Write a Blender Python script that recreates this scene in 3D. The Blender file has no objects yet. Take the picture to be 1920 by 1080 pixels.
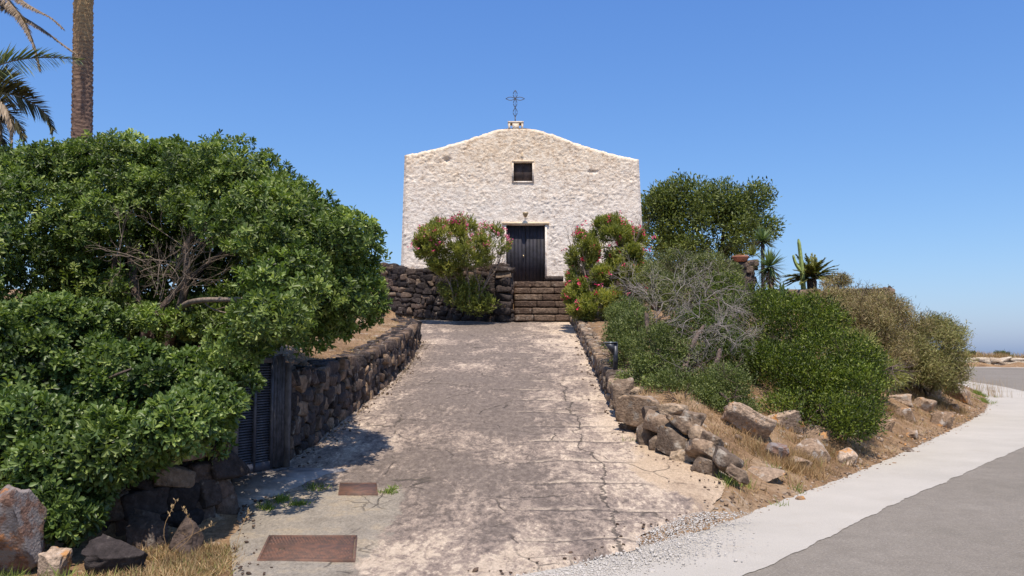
import bpy, math, random
import numpy as np
from mathutils import noise as mnoise, Vector

# ------------------------------------------------------------------ camera, world, sun, exposure
F = 1600.0
PITCH = math.atan(124.0 / F)
CAMH = 1.7
S = bpy.context.scene
cam_d = bpy.data.cameras.new("camera")
cam_d.lens = 36.0 * F / 1920.0
cam_d.sensor_width = 36.0
cam_d.clip_end = 20000
cam = bpy.data.objects.new("camera", cam_d)
cam.location = (0, 0, CAMH)
cam.rotation_euler = (math.pi / 2 + PITCH, 0, 0)
S.collection.objects.link(cam)
S.camera = cam

SUN_EL, SUN_AZ = math.radians(66), math.radians(6)      # azimuth: from behind the camera (-Y) towards +X
sdir = Vector((math.cos(SUN_EL) * math.sin(SUN_AZ), -math.cos(SUN_EL) * math.cos(SUN_AZ), math.sin(SUN_EL)))
w = bpy.data.worlds.new("World"); S.world = w; w.use_nodes = True
wn = w.node_tree
bg = wn.nodes["Background"]
sky = wn.nodes.new("ShaderNodeTexSky")
sky.sky_type = 'NISHITA'; sky.sun_disc = False
sky.sun_elevation = SUN_EL
sky.sun_rotation = math.pi - SUN_AZ
sky.altitude = 0; sky.air_density = 1.0; sky.dust_density = 1.0; sky.ozone_density = 4.0
# grade the sky per channel to the photograph's flatter, clearer blue
sp_ = wn.nodes.new("ShaderNodeSeparateColor"); cb_ = wn.nodes.new("ShaderNodeCombineColor")
wn.links.new(sky.outputs[0], sp_.inputs[0])
for i_, (pw, kk) in enumerate(((1.12, 1.16), (.92, 1.10), (.58, 1.13))):
    m0 = wn.nodes.new("ShaderNodeMath"); m0.operation = 'MULTIPLY'; m0.inputs[1].default_value = .1
    m1 = wn.nodes.new("ShaderNodeMath"); m1.operation = 'POWER'; m1.inputs[1].default_value = pw
    m2 = wn.nodes.new("ShaderNodeMath"); m2.operation = 'MULTIPLY'; m2.inputs[1].default_value = kk * 10
    wn.links.new(sp_.outputs[i_], m0.inputs[0]); wn.links.new(m0.outputs[0], m1.inputs[0]); wn.links.new(m1.outputs[0], m2.inputs[0]); wn.links.new(m2.outputs[0], cb_.inputs[i_])
wn.links.new(cb_.outputs[0], bg.inputs[0])
bg.inputs[1].default_value = 0.10
sl = bpy.data.lights.new("sun", 'SUN'); sl.energy = 5.0; sl.angle = math.radians(0.53); sl.color = (1.0, 0.89, 0.76)
so = bpy.data.objects.new("sun", sl); so.rotation_euler = sdir.to_track_quat('Z', 'Y').to_euler()
S.collection.objects.link(so)
S.view_settings.view_transform = 'Standard'; S.view_settings.look = 'None'
S.view_settings.exposure = 0.2; S.view_settings.gamma = 1.0
S.cycles.max_bounces = 6; S.cycles.diffuse_bounces = 3; S.cycles.glossy_bounces = 2; S.cycles.transmission_bounces = 4
S.cycles.transparent_max_bounces = 4
S.cycles.sample_clamp_indirect = 6

rng = np.random.default_rng(7)
random.seed(7)
COL = S.collection

# ------------------------------------------------------------------ helpers: pixels to places
ca, sa = math.cos(PITCH), math.sin(PITCH)
def P(px, py, Y):
    """world point on the plane y=Y seen at photo pixel (px, py)"""
    a, b = (px - 960) / F, (540 - py) / F
    dx, dy, dz = a, ca - b * sa, sa + b * ca
    t = Y / dy
    return np.array((dx * t, Y, CAMH + dz * t))
def G(px, py, fn, y0=3.0, y1=60.0):
    """world point where the sight line of (px, py) meets the height field fn"""
    last = y0
    for Y in np.arange(y0, y1, 0.05):
        p = P(px, py, Y)
        if p[2] <= fn(p[0], Y):
            lo, hi = last, Y
            for _ in range(12):
                m = (lo + hi) / 2; q = P(px, py, m)
                if q[2] <= fn(q[0], m): hi = m
                else: lo = m
            return P(px, py, hi)
        last = Y
    return P(px, py, y1)

# ------------------------------------------------------------------ helpers: meshes
def mk(name, V, faces, mat, parent=None, tint=None, smooth=False, mats=None, midx=None):
    """V (n,3); faces: list of int arrays (m,k), each of one size k"""
    V = np.asarray(V, dtype=np.float32)
    if isinstance(faces, np.ndarray): faces = [faces]
    faces = [np.asarray(f, dtype=np.int32) for f in faces if len(f)]
    me = bpy.data.meshes.new(name)
    me.vertices.add(len(V)); me.vertices.foreach_set("co", V.ravel())
    nl = sum(f.size for f in faces); nf = sum(len(f) for f in faces)
    me.loops.add(nl); me.polygons.add(nf)
    me.loops.foreach_set("vertex_index", np.concatenate([f.ravel() for f in faces]))
    tot = np.concatenate([np.full(len(f), f.shape[1], np.int32) for f in faces])
    st = np.concatenate(([0], np.cumsum(tot)[:-1])).astype(np.int32)
    me.polygons.foreach_set("loop_start", st)
    me.polygons.foreach_set("loop_total", tot)
    if smooth: me.polygons.foreach_set("use_smooth", np.ones(nf, dtype=bool))
    for m in (mats or [mat]): me.materials.append(m)
    if midx is not None: me.polygons.foreach_set("material_index", np.asarray(midx, np.int32))
    me.update(calc_edges=True)
    if tint is not None:
        a = me.attributes.new("tint", 'FLOAT', 'POINT'); a.data.foreach_set("value", np.asarray(tint, np.float32).ravel())
    o = bpy.data.objects.new(name, me); COL.objects.link(o)
    if parent is not None:
        o.parent = parent
        o.matrix_parent_inverse = parent.matrix_world.inverted()
    return o
def empty(name, loc, label, cat, group=None, rz=0):
    o = bpy.data.objects.new(name, None); COL.objects.link(o)
    o.location = [float(v) for v in loc]; o.rotation_euler = (0, 0, rz); o.empty_display_size = .2
    bpy.context.view_layer.update()
    tag(o, label, cat, group)
    return o
def tag(o, label=None, cat=None, group=None, kind=None):
    if label: o["label"] = label
    if cat: o["category"] = cat
    if group: o["group"] = group
    if kind: o["kind"] = kind
    return o

class MB:
    """collects simple solids into one mesh"""
    def __init__(s): s.v = []; s.q = []; s.t = []; s.n = 0; s.ti = []
    def add(s, V, q=None, t=None, tint=0.5):
        V = np.asarray(V, float)
        s.v.append(V)
        if q is not None and len(q): s.q.append(np.asarray(q) + s.n)
        if t is not None and len(t): s.t.append(np.asarray(t) + s.n)
        s.ti.append(np.full(len(V), tint)); s.n += len(V)
    def box(s, c, d, rz=0, tint=.5, ax=None):
        c = np.array(c, float); h = np.array(d, float) / 2
        V = np.array([(x, y, z) for x in (-1, 1) for y in (-1, 1) for z in (-1, 1)], float) * h
        if ax is not None: V = V @ np.array(ax)
        elif rz:
            k, l = math.cos(rz), math.sin(rz); V = np.c_[V[:, 0] * k - V[:, 1] * l, V[:, 0] * l + V[:, 1] * k, V[:, 2]]
        s.add(V + c, [(0, 1, 3, 2), (4, 6, 7, 5), (0, 4, 5, 1), (2, 3, 7, 6), (0, 2, 6, 4), (1, 5, 7, 3)], tint=tint)
    def tube(s, pts, rad, n=6, tint=.5, cap=True):
        pts = np.asarray(pts, float); m = len(pts)
        rad = np.broadcast_to(np.asarray(rad, float), (m,))
        d = np.gradient(pts, axis=0); d /= np.linalg.norm(d, axis=1)[:, None] + 1e-9
        ref = np.array((0, 0, 1.0)) if abs(d[0][2]) < .9 else np.array((1.0, 0, 0))
        a = np.cross(d, ref); a /= np.linalg.norm(a, axis=1)[:, None] + 1e-9
        for i in range(1, m):
            if a[i] @ a[i - 1] < 0: a[i] = -a[i]
        b = np.cross(d, a)
        th = np.arange(n) * 2 * math.pi / n
        V = pts[:, None] + rad[:, None, None] * (np.cos(th)[None, :, None] * a[:, None] + np.sin(th)[None, :, None] * b[:, None])
        i, j = np.meshgrid(np.arange(m - 1), np.arange(n), indexing='ij'); i = i.ravel(); j = j.ravel(); k = (j + 1) % n
        q = np.c_[i * n + j, (i + 1) * n + j, (i + 1) * n + k, i * n + k]
        V = V.reshape(-1, 3)
        t = None
        if cap:
            V = np.vstack([V, pts[0], pts[-1]]); j = np.arange(n); k = (j + 1) % n
            t = np.vstack([np.c_[j, k, np.full(n, m * n)], np.c_[(m - 1) * n + k, (m - 1) * n + j, np.full(n, m * n + 1)]])
        s.add(V, q, t, tint)
    def build(s, name, mat, parent=None, smooth=False):
        fs = []
        if s.q: fs.append(np.vstack(s.q))
        if s.t: fs.append(np.vstack(s.t))
        return mk(name, np.vstack(s.v), fs, mat, parent, tint=np.concatenate(s.ti), smooth=smooth)

def norm0(a): return a / (np.linalg.norm(a, axis=-1, keepdims=True) + 1e-9)
def sumsin(p, seed, scale, k=7):
    """smooth pseudo-noise in -1..1 at points p (n,d)"""
    r = np.random.default_rng(seed); p = np.asarray(p, float)
    out = np.zeros(len(p))
    for i in range(k):
        v = r.normal(size=p.shape[1]); v *= r.uniform(.6, 1.6) / (np.linalg.norm(v) * scale) * 2 * math.pi
        out += np.sin(p @ v + r.uniform(0, 6.28))
    return out / k * 1.6

# ------------------------------------------------------------------ materials
def newmat(name):
    m = bpy.data.materials.new(name); m.use_nodes = True
    nt = m.node_tree; b = nt.nodes["Principled BSDF"]
    return m, nt, b
class NB:
    def __init__(s, nt): s.nt = nt
    def n(s, t, **kw):
        x = s.nt.nodes.new(t)
        for k, v in kw.items(): setattr(x, k, v)
        return x
    def link(s, a, b): s.nt.links.new(a, b)
    def val(s, sock, v):
        if hasattr(v, 'is_output'): s.link(v, sock)
        else: sock.default_value = v
    def pos(s): return s.n("ShaderNodeNewGeometry").outputs["Position"]
    def map(s, vec, scale=(1, 1, 1), rot=(0, 0, 0)):
        m = s.n("ShaderNodeMapping"); s.link(vec, m.inputs[0]); m.inputs["Scale"].default_value = scale; m.inputs["Rotation"].default_value = rot
        return m.outputs[0]
    def noise(s, vec, scale, detail=4, rough=.55, dist=0):
        m = s.n("ShaderNodeTexNoise"); s.link(vec, m.inputs["Vector"]); m.inputs["Scale"].default_value = scale
        m.inputs["Detail"].default_value = detail; m.inputs["Roughness"].default_value = rough; m.inputs["Distortion"].default_value = dist
        return m.outputs["Fac"]
    def vor(s, vec, scale, feature='DISTANCE_TO_EDGE', out="Distance"):
        m = s.n("ShaderNodeTexVoronoi", feature=feature); s.link(vec, m.inputs["Vector"]); m.inputs["Scale"].default_value = scale
        return m.outputs[out]
    def ramp(s, f, stops, interp='LINEAR'):
        m = s.n("ShaderNodeValToRGB"); s.link(f, m.inputs[0]); r = m.color_ramp; r.interpolation = interp
        while len(r.elements) < len(stops): r.elements.new(.5)
        for e, (p, c) in zip(r.elements, stops):
            e.position = p; e.color = (c, c, c, 1) if isinstance(c, (int, float)) else (*c, 1)
        return m.outputs[0]
    def math(s, op, a, b=0.0, clamp=False):
        m = s.n("ShaderNodeMath", operation=op, use_clamp=clamp); s.val(m.inputs[0], a); s.val(m.inputs[1], b); return m.outputs[0]
    def mix(s, f, a, b, blend='MIX'):
        m = s.n("ShaderNodeMix", data_type='RGBA', blend_type=blend)
        s.val(m.inputs[0], f)
        for i, v in ((6, a), (7, b)):
            if isinstance(v, tuple): v = (*v, 1)
            s.val(m.inputs[i], v)
        return m.outputs[2]
    def smooth(s, x, a, b):
        m = s.n("ShaderNodeMapRange", interpolation_type='SMOOTHSTEP'); s.val(m.inputs[0], x)
        m.inputs[1].default_value = a; m.inputs[2].default_value = b; return m.outputs[0]
    def bump(s, h, bsdf, strength=.5, dist=.02):
        m = s.n("ShaderNodeBump"); s.link(h, m.inputs["Height"]); m.inputs["Strength"].default_value = strength; m.inputs["Distance"].default_value = dist
        s.link(m.outputs[0], bsdf.inputs["Normal"])
    def tint(s):
        a = s.n("ShaderNodeAttribute", attribute_name="tint"); return a.outputs["Fac"]
    def sep(s, v):
        m = s.n("ShaderNodeSeparateXYZ"); s.link(v, m.inputs[0]); return m.outputs

def leaf_mat(name, stops, rough=.42, trans=.3, spec=.5, tcol=1.5):
    m, nt, b = newmat(name); N = NB(nt)
    c = N.ramp(N.tint(), stops)
    nz = N.noise(N.pos(), 1.3, 2)
    c = N.mix(.6, c, N.ramp(nz, [(.3, .55), (.7, 1.35)]), 'MULTIPLY')
    N.link(c, b.inputs["Base Color"]); b.inputs["Roughness"].default_value = rough; b.inputs["Specular IOR Level"].default_value = spec
    t = N.n("ShaderNodeBsdfTranslucent"); N.link(N.mix(1.0, c, (tcol, tcol * 1.1, tcol * .45), 'MULTIPLY'), t.inputs[0])
    ms = N.n("ShaderNodeMixShader"); ms.inputs[0].default_value = trans
    N.link(b.outputs[0], ms.inputs[1]); N.link(t.outputs[0], ms.inputs[2])
    N.link(ms.outputs[0], nt.nodes["Material Output"].inputs[0])
    return m
def plain(name, col, rough=.6, var=.25, scale=8, bump=.0, metal=0, bd=.01, vcol=None):
    m, nt, b = newmat(name); N = NB(nt)
    nz = N.noise(N.pos(), scale, 5)
    c2 = vcol or tuple(v * (1 - var) for v in col)
    c = N.mix(N.smooth(nz, .35, .65), c2, tuple(min(1, v * (1 + var)) for v in col) if not vcol else col)
    N.link(c, b.inputs["Base Color"]); b.inputs["Roughness"].default_value = rough; b.inputs["Metallic"].default_value = metal
    if bump: N.bump(N.noise(N.pos(), scale * 3, 5), b, bump, bd)
    return m

def rock_mat(name, stops, lichen=None, lich_amt=.62, pale=(.45, .40, .33), pale_amt=.64, sc=1.0):
    m, nt, b = newmat(name); N = NB(nt); p = N.pos()
    c = N.ramp(N.tint(), stops)
    n1 = N.noise(p, 14 * sc, 6, .65)
    c = N.mix(1.0, c, N.ramp(n1, [(.3, .5), (.5, .95), (.72, 1.6)]), 'MULTIPLY')
    n2 = N.noise(p, 5 * sc, 5, .6)
    c = N.mix(N.smooth(n2, pale_amt - .06, pale_amt + .06), c, pale)
    if lichen: c = N.mix(N.smooth(N.noise(p, 3.1 * sc, 5, .6), lich_amt - .03, lich_amt + .04), c, lichen)
    N.link(c, b.inputs["Base Color"]); b.inputs["Roughness"].default_value = .9; b.inputs["Specular IOR Level"].default_value = .2
    h = N.math('ADD', N.noise(p, 22 * sc, 7, .7), N.math('MULTIPLY', N.vor(p, 30 * sc, 'F1'), .35))
    N.bump(h, b, .9, .03 / sc)
    return m

M = {}
M['basalt'] = rock_mat('basalt', [(0, (.03, .025, .025)), (.35, (.052, .042, .04)), (.6, (.078, .059, .05)), (.85, (.12, .085, .068)), (1, (.20, .15, .11))], lichen=(.30, .19, .09), lich_amt=.70, pale=(.26,.225,.19), pale_amt=.67)
M['wallstone'] = rock_mat('wall_stone', [(0, (.035, .03, .03)), (.4, (.078, .06, .053)), (.7, (.14, .098, .072)), (1, (.26, .18, .12))], lichen=(.42, .26, .10), lich_amt=.70, pale=(.30,.26,.21), pale_amt=.65)  # dark lava, its tone lowered further for the shade on the left wall
M['kerbstone'] = rock_mat('kerb_stone', [(0, (.085, .064, .05)), (.4, (.18, .135, .10)), (.7, (.29, .205, .14)), (1, (.38, .29, .20))], lichen=(.42, .25, .10), lich_amt=.68, pale=(.34,.30,.25), pale_amt=.60)
M['boulder'] = rock_mat('boulder_stone', [(0, (.13, .09, .065)), (.5, (.26, .18, .12)), (1, (.43, .33, .25))], lichen=(.48, .25, .10), lich_amt=.60, pale=(.42, .37, .32), pale_amt=.60, sc=1.3)
M['redrock'] = rock_mat('red_rock', [(0, (.12, .075, .06)), (.5, (.20, .12, .09)), (1, (.30, .19, .13))], lichen=(.42, .19, .08), lich_amt=.60, pale=(.24, .21, .20), pale_amt=.50, sc=1.4)
M['stepstone'] = rock_mat('step_stone', [(0, (.075, .05, .038)), (.5, (.12, .082, .06)), (1, (.18, .13, .095))], lichen=(.30, .21, .14), lich_amt=.66, pale=(.26,.21,.17), pale_amt=.64)
M['bark'] = plain('bark', (.10, .07, .055), .9, .4, 18, .6, bd=.02)
M['palebark'] = plain('pale_bark', (.20, .155, .12), .85, .35, 25, .4, bd=.01)
M['deadtwig'] = plain('dead_twig', (.29, .255, .23), .85, .25, 20)
M['darkmetal'] = plain('dark_metal', (.05, .055, .07), .45, .3, 10, metal=.3)
M['iron'] = plain('wrought_iron', (.07, .075, .09), .5, .2, 30, metal=.5)
M['pit'] = leaf_mat('pittosporum_leaf', [(0, (.021, .034, .011)), (.35, (.068, .108, .025)), (.7, (.148, .21, .048)), (1, (.32, .38, .11))], .45, .25, .38)
M['pitfront'] = leaf_mat('front_shrub_leaf', [(0, (.020, .034, .012)), (.35, (.060, .100, .026)), (.7, (.125, .188, .05)), (1, (.27, .34, .10))], .43, .25, .4)
M['mastic'] = leaf_mat('mastic_leaf', [(0, (.022, .034, .006)), (.5, (.085, .125, .016)), (1, (.20, .24, .035))], .5, .28, .35)
M['greygreen'] = leaf_mat('grey_green_leaf', [(0, (.05, .065, .02)), (.5, (.13, .165, .05)), (1, (.26, .29, .10))], .55, .25, .3)
M['olive'] = leaf_mat('olive_leaf', [(0, (.07, .085, .03)), (.5, (.15, .17, .06)), (1, (.27, .27, .12))], .55, .25, .3)
M['tree'] = leaf_mat('tree_leaf', [(0, (.030, .042, .014)), (.5, (.09, .12, .03)), (1, (.20, .23, .055))], .5, .25, .35)
M['oleander'] = leaf_mat('oleander_leaf', [(0, (.07, .08, .018)), (.5, (.20, .23, .045)), (1, (.42, .40, .11))], .45, .25, .4)
M['scrub'] = leaf_mat('scrub_leaf', [(0, (.10, .07, .04)), (.3, (.25, .18, .10)), (.6, (.25, .22, .09)), (1, (.42, .35, .19))], .7, .2, .2)
M['scrubgreen'] = leaf_mat('green_scrub_leaf', [(0, (.09, .075, .035)), (.3, (.21, .17, .075)), (.6, (.20, .21, .07)), (1, (.38, .34, .15))], .7, .2, .2)
M['yucca'] = leaf_mat('yucca_leaf', [(0, (.05, .08, .035)), (.5, (.11, .17, .07)), (1, (.22, .27, .11))], .45, .12, .4)
M['sago'] = leaf_mat('sago_leaf', [(0, (.08, .09, .02)), (.5, (.19, .20, .05)), (1, (.34, .33, .11))], .45, .12, .4)
M['palmgreen'] = leaf_mat('palm_green', [(0, (.06, .10, .04)), (.5, (.13, .18, .08)), (1, (.26, .28, .14))], .45, .15, .4)
M['palmdark'] = leaf_mat('palm_dark', [(0, (.06, .055, .03)), (.5, (.12, .11, .05)), (1, (.26, .22, .12))], .5, .12, .3)
M['palmdry'] = leaf_mat('palm_dry', [(0, (.17, .13, .09)), (.5, (.29, .22, .16)), (1, (.44, .35, .25))], .7, .15, .2, 1.1)
M['drygrass'] = leaf_mat('dry_grass', [(0, (.20, .12, .065)), (.5, (.36, .235, .12)), (.85, (.54, .40, .23)), (1, (.26, .27, .09))], .8, .2, .1, 1.1)
M['weed'] = leaf_mat('weed_leaf', [(0, (.08, .12, .02)), (.5, (.15, .22, .04)), (1, (.32, .32, .10))], .6, .25, .2)
M['flower'] = leaf_mat('pink_flower', [(0, (.55, .05, .16)), (.5, (.75, .14, .30)), (1, (.85, .35, .48))], .5, .25, .2, 1.1)
M['redflower'] = leaf_mat('red_flower', [(0, (.45, .015, .07)), (.5, (.70, .03, .14)), (1, (.80, .12, .28))], .5, .25, .2, 1.1)

# ------------------------------------------------------------------ heights of the place
SLOPE = .1385
def zd(Y):
    Y = np.asarray(Y, float); u = (Y - 8.0) / .8
    s = np.where(u > 20, u, np.log1p(np.exp(np.minimum(u, 20)))) * .8
    return np.minimum(SLOPE * s, 2.84 + .02 * (Y - 28.5))
def zr(Y):
    Y = np.asarray(Y, float); u = (Y - 20.0) / 3.
    return .027 * np.where(u > 20, u, np.log1p(np.exp(np.minimum(u, 20)))) * 3
fzd = lambda x, y: float(zd(y))
f0 = lambda x, y: float(zr(y))

def edge(pxs, fn):
    a = np.array([G(px, py, fn) for px, py in pxs]); return a
# road edges in plan
inner = np.array([(-4.5, 3.6), (-2.0, 5.0)] + [tuple(G(px, py, f0)[:2]) for px, py in
        ((980, 1080), (1130, 1042), (1290, 1003), (1400, 967), (1500, 930), (1620, 885), (1740, 830), (1820, 790), (1858, 766))] +
        [(17.2, 31.3), (18.7, 36), (18.6, 41), (16.5, 47), (11, 54), (0, 60), (-20, 66)])
strip_out = np.array([(-3.6, 2.9), (-1.0, 4.3)] + [tuple(G(px, py, f0)[:2]) for px, py in
        ((1390, 1078), (1500, 1024), (1600, 977), (1700, 930), (1810, 882), (1915, 836))] +
        [(14.2, 22), (17.1, 27), (18.5, 30.6), (20.1, 36), (20.1, 42), (17.9, 48.5), (12, 56), (1, 62), (-20, 68.5)])
road_out = np.array([(2.5, -6), (6, -1), (11, 4), (18, 11), (26, 22), (33, 34), (36, 44), (34, 50.5), (27, 53.2), (18, 55), (12, 63), (2, 69.5), (-20, 76)])

def resample(pl, step):
    pl = np.asarray(pl, float); d = np.r_[0, np.cumsum(np.linalg.norm(np.diff(pl, axis=0), axis=1))]
    n = max(2, int(d[-1] / step)); t = np.linspace(0, d[-1], n)
    return np.stack([np.interp(t, d, pl[:, k]) for k in range(pl.shape[1])], 1)
def smoothpl(pl, it=2):
    pl = np.asarray(pl, float)
    for _ in range(it):
        q = [pl[0]]
        for a, b in zip(pl[:-1], pl[1:]): q += [a * .75 + b * .25, a * .25 + b * .75]
        q.append(pl[-1]); pl = np.array(q)
    return pl
inner = smoothpl(inner); strip_out = smoothpl(strip_out); road_out = smoothpl(road_out, 3)
def inpoly(x, y, poly):
    r = np.zeros(np.shape(x), bool)
    j = len(poly) - 1
    for i in range(len(poly)):
        xi, yi = poly[i]; xj, yj = poly[j]
        c = ((yi > y) != (yj > y))
        r ^= c & (x < (xj - xi) * (y - yi) / ((yj - yi) if yj != yi else 1e-9) + xi); j = i
    return r
def pldist(x, y, pl):
    d = np.full(np.shape(x), 1e9)
    for a, b in zip(pl[:-1], pl[1:]):
        ab = b - a; L = ab @ ab + 1e-12
        t = np.clip(((x - a[0]) * ab[0] + (y - a[1]) * ab[1]) / L, 0, 1)
        d = np.minimum(d, np.hypot(x - a[0] - t * ab[0], y - a[1] - t * ab[1]))
    return d
hillpoly = np.vstack([inner, [(-60, 66), (-60, 3)]])
innerc = resample(inner, 1.2)

# driveway edges (base of the walls)
Redge = edge([(1067, 600), (1082, 625), (1100, 660), (1135, 740), (1165, 790), (1215, 840), (1290, 872), (1362, 905), (1335, 955), (1205, 1000), (1185, 1030), (1085, 1052), (985, 1078)], fzd)
Ledge = edge([(787, 645), (765, 680), (735, 715), (690, 752), (640, 792), (545, 865), (480, 903), (448, 955), (430, 1010), (438, 1078)], fzd)
Wedge = edge([(787, 645), (765, 680), (735, 715), (690, 752), (640, 792), (545, 865), (449, 900), (436, 960), (350, 984), (250, 1000), (120, 1008), (-60, 1014)], fzd)
def fY(e, tail, head):
    e = np.vstack([head, e[np.argsort(-e[:, 1])], tail]) if True else e
    e = e[np.argsort(e[:, 1])]
    return lambda Y: np.interp(Y, e[:, 1], e[:, 0])
xR = fY(Redge, [(.05, 5.0, 0), (-.3, 4.0, 0)], [(1.95, 29, 0)])
xL = fY(Ledge, [(-2.2, 5.0, 0), (-2.6, 4.0, 0)], [(-3.2, 24.5, 0), (-4.6, 26.0, 0), (-4.6, 29, 0)])
xW = fY(Wedge, [(-7.0, 7.6, 0), (-7.4, 4.0, 0)], [(-2.75, 23.6, 0), (-3.6, 24.6, 0), (-7, 26.5, 0), (-7, 29, 0)])
RWy = Redge[np.argsort(Redge[:, 1])]
def hL(Y): return np.interp(Y, [5, 6.6, 8.5, 10.3, 14, 23, 24.5], [.15, .62, .80, 1.06, .78, .52, .25])
def ss(x, a, b):
    t = np.clip((x - a) / (b - a), 0, 1); return t * t * (3 - 2 * t)

# terrace walls in plan
TL = np.array([(-4.45, 28.9), (-3.6, 28.35), (0.02, 27.75)])                  # left of the steps
TR = np.array([(1.98, 27.7), (4.2, 26.6), (7.35, 25.6)])            # right of the steps
TLOW = np.array([(7.35, 25.4), (11.25, 25.2)])
FLOOR = 4.2
def T(x, y):
    x = np.asarray(x, float); y = np.asarray(y, float)
    shp = np.broadcast(x, y).shape; x = np.broadcast_to(x, shp).astype(float); y = np.broadcast_to(y, shp).astype(float)
    d = pldist(x, y, innerc); ins = inpoly(x, y, hillpoly)
    z0 = zr(y)
    dd = np.where(ins, d, 0)
    hill = z0 + .34 * dd + .085 * dd ** 2
    rt = x - xR(y)
    dz = zd(y)
    cap = dz + .38 + .035 * np.clip(rt, 0, 30)
    right = np.minimum(np.maximum(hill, dz - .5 * np.clip(rt, 0, 9) - .03), np.minimum(cap, 3.35))
    right = np.where(y < 10.2, np.maximum(np.minimum(hill, dz + .3 * ss(y, 9, 10.2) + .02), dz - .45 * np.clip(rt, 0, 9) - .03), right)
    lf = xW(y) - x
    bank = dz + hL(y) + .10 * np.clip(lf, 0, 8)
    near = np.minimum(bank, np.maximum(.02 + .5 * np.clip(d - .3, 0, 9), 0)) if False else bank
    left = dz * 1.0 - .02 + (near - dz) * ss(lf, .04, .26)
    left = np.where(y < 5.8, left * ss(y, 4.2, 5.8), left)
    t = np.where(rt > 0, dz - .02 + (right - dz + .02) * ss(rt, .05, .28), np.where(lf > 0, left, dz - .03))
    # terraces
    upline = np.interp(x, [-40, -4.45, -3.6, .02, 1.98, 4.2, 7.35], [29.4, 28.9, 28.35, 27.75, 27.7, 26.6, 25.6])
    up = ss((y - upline) / (1 + 14 * ss(-x, 4.9, 7.5)), .05, .3) * (1 - ss(x, 7.2, 7.5)) * (1 - ss(-x, 10, 16))
    stair = (x > 0.02) & (x < 1.98) & (y < 29.6)
    up = np.where(stair, 0, up)
    t = t + (FLOOR - t) * up
    low = ss(y, 25.4, 25.65) * ss(x, 7.2, 7.4) * (1 - ss(x, 10.95, 11.2)) * (1 - ss(y, 36, 42))
    t = t + (3.45 - t) * np.where(y > 25.2, low, 0)
    # back slope down to the far road, and the road side
    back = z0 + .34 * dd + .06 * dd ** 2
    t = np.where((y > 44), np.minimum(t, back), t)
    far = pldist(x, y, road_out)
    outer = (~ins) & (y > 20) & (inpoly(x, y, np.vstack([strip_out, road_out[::-1]])) == False) & (d > 2.2)
    t = np.where(ins, t, z0 - .03)
    t = np.where(outer & (y > 38), z0 + .50 * ss(far, 1.0, 1.8) - 14 * ss(far, 9, 34), t)
    t = np.where(ins & (rt <= 0) & (lf <= 0) & (y < 26), dz - .03, t)
    t = np.where(y < 4, np.where(ins, np.minimum(t, .1), t), t)
    n = sumsin(np.c_[x.ravel(), y.ravel()], 3, 1.7).reshape(shp) * .035 + sumsin(np.c_[x.ravel(), y.ravel()], 4, .45).reshape(shp) * .014
    t = t + n * ss(np.where(ins, d, 0), .3, 1.5) * np.where((rt > .3) | (lf > .3), 1, 0)
    return t
fT = lambda x, y: float(T(np.array([x]), np.array([y]))[0])

# ------------------------------------------------------------------ ground sheet
def groundmat():
    m, nt, b = newmat("dry_ground"); N = NB(nt); p = N.pos()
    n1 = N.noise(p, 1.4, 6, .6); n2 = N.noise(p, 16, 6, .7); n3 = N.noise(p, 5, 4)
    c = N.ramp(n1, [(.3, (.19, .12, .07)), (.5, (.31, .20, .115)), (.7, (.40, .29, .19))])
    c = N.mix(1, c, N.ramp(n2, [(.3, .55), (.55, 1.05), (.75, 1.5)]), 'MULTIPLY')
    c = N.mix(N.smooth(n3, .6, .7), c, (.40, .33, .26))
    N.link(c, b.inputs["Base Color"]); b.inputs["Roughness"].default_value = .95; b.inputs["Specular IOR Level"].default_value = .1
    N.bump(N.math('ADD', n2, N.noise(p, 60, 3)), b, .9, .04)
    return m
M['ground'] = groundmat()
xs = np.r_[np.arange(-60, -12, 3), np.arange(-12, -5, .4), np.arange(-5, 13, .14), np.arange(13, 26, .35), np.arange(26, 60, 2), np.arange(60, 201, 20)]
ys = np.r_[np.arange(-40, 2, 3), np.arange(2, 28.5, .14), np.arange(28.5, 34, .4), np.arange(34, 60, .8), np.arange(60, 100, 4), np.arange(100, 221, 20)]
X, Y = np.meshgrid(xs, ys)
Z = T(X, Y)
edgef = np.maximum(ss(Y, 100, 220), ss(np.abs(X), 60, 200))
Z = Z * (1 - edgef) - 32 * edgef
def gridfaces(nx, ny):
    i, j = np.meshgrid(np.arange(ny - 1), np.arange(nx - 1), indexing='ij'); i = i.ravel(); j = j.ravel()
    return np.c_[i * nx + j, i * nx + j + 1, (i + 1) * nx + j + 1, (i + 1) * nx + j]
ground = mk("ground", np.c_[X.ravel(), Y.ravel(), Z.ravel()], gridfaces(len(xs), len(ys)), M['ground'], smooth=True)
tag(ground, "dry brown earth of the slope beside the road", kind="structure")
sea = mk("sea", [(-9000, -9000, -30), (9000, -9000, -30), (9000, 9000, -30), (-9000, 9000, -30)], np.array([(0, 1, 2, 3)]), plain("sea_water", (.30, .42, .54), .4, .1, .02))
tag(sea, "blue sea far below the headland", kind="structure")

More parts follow.
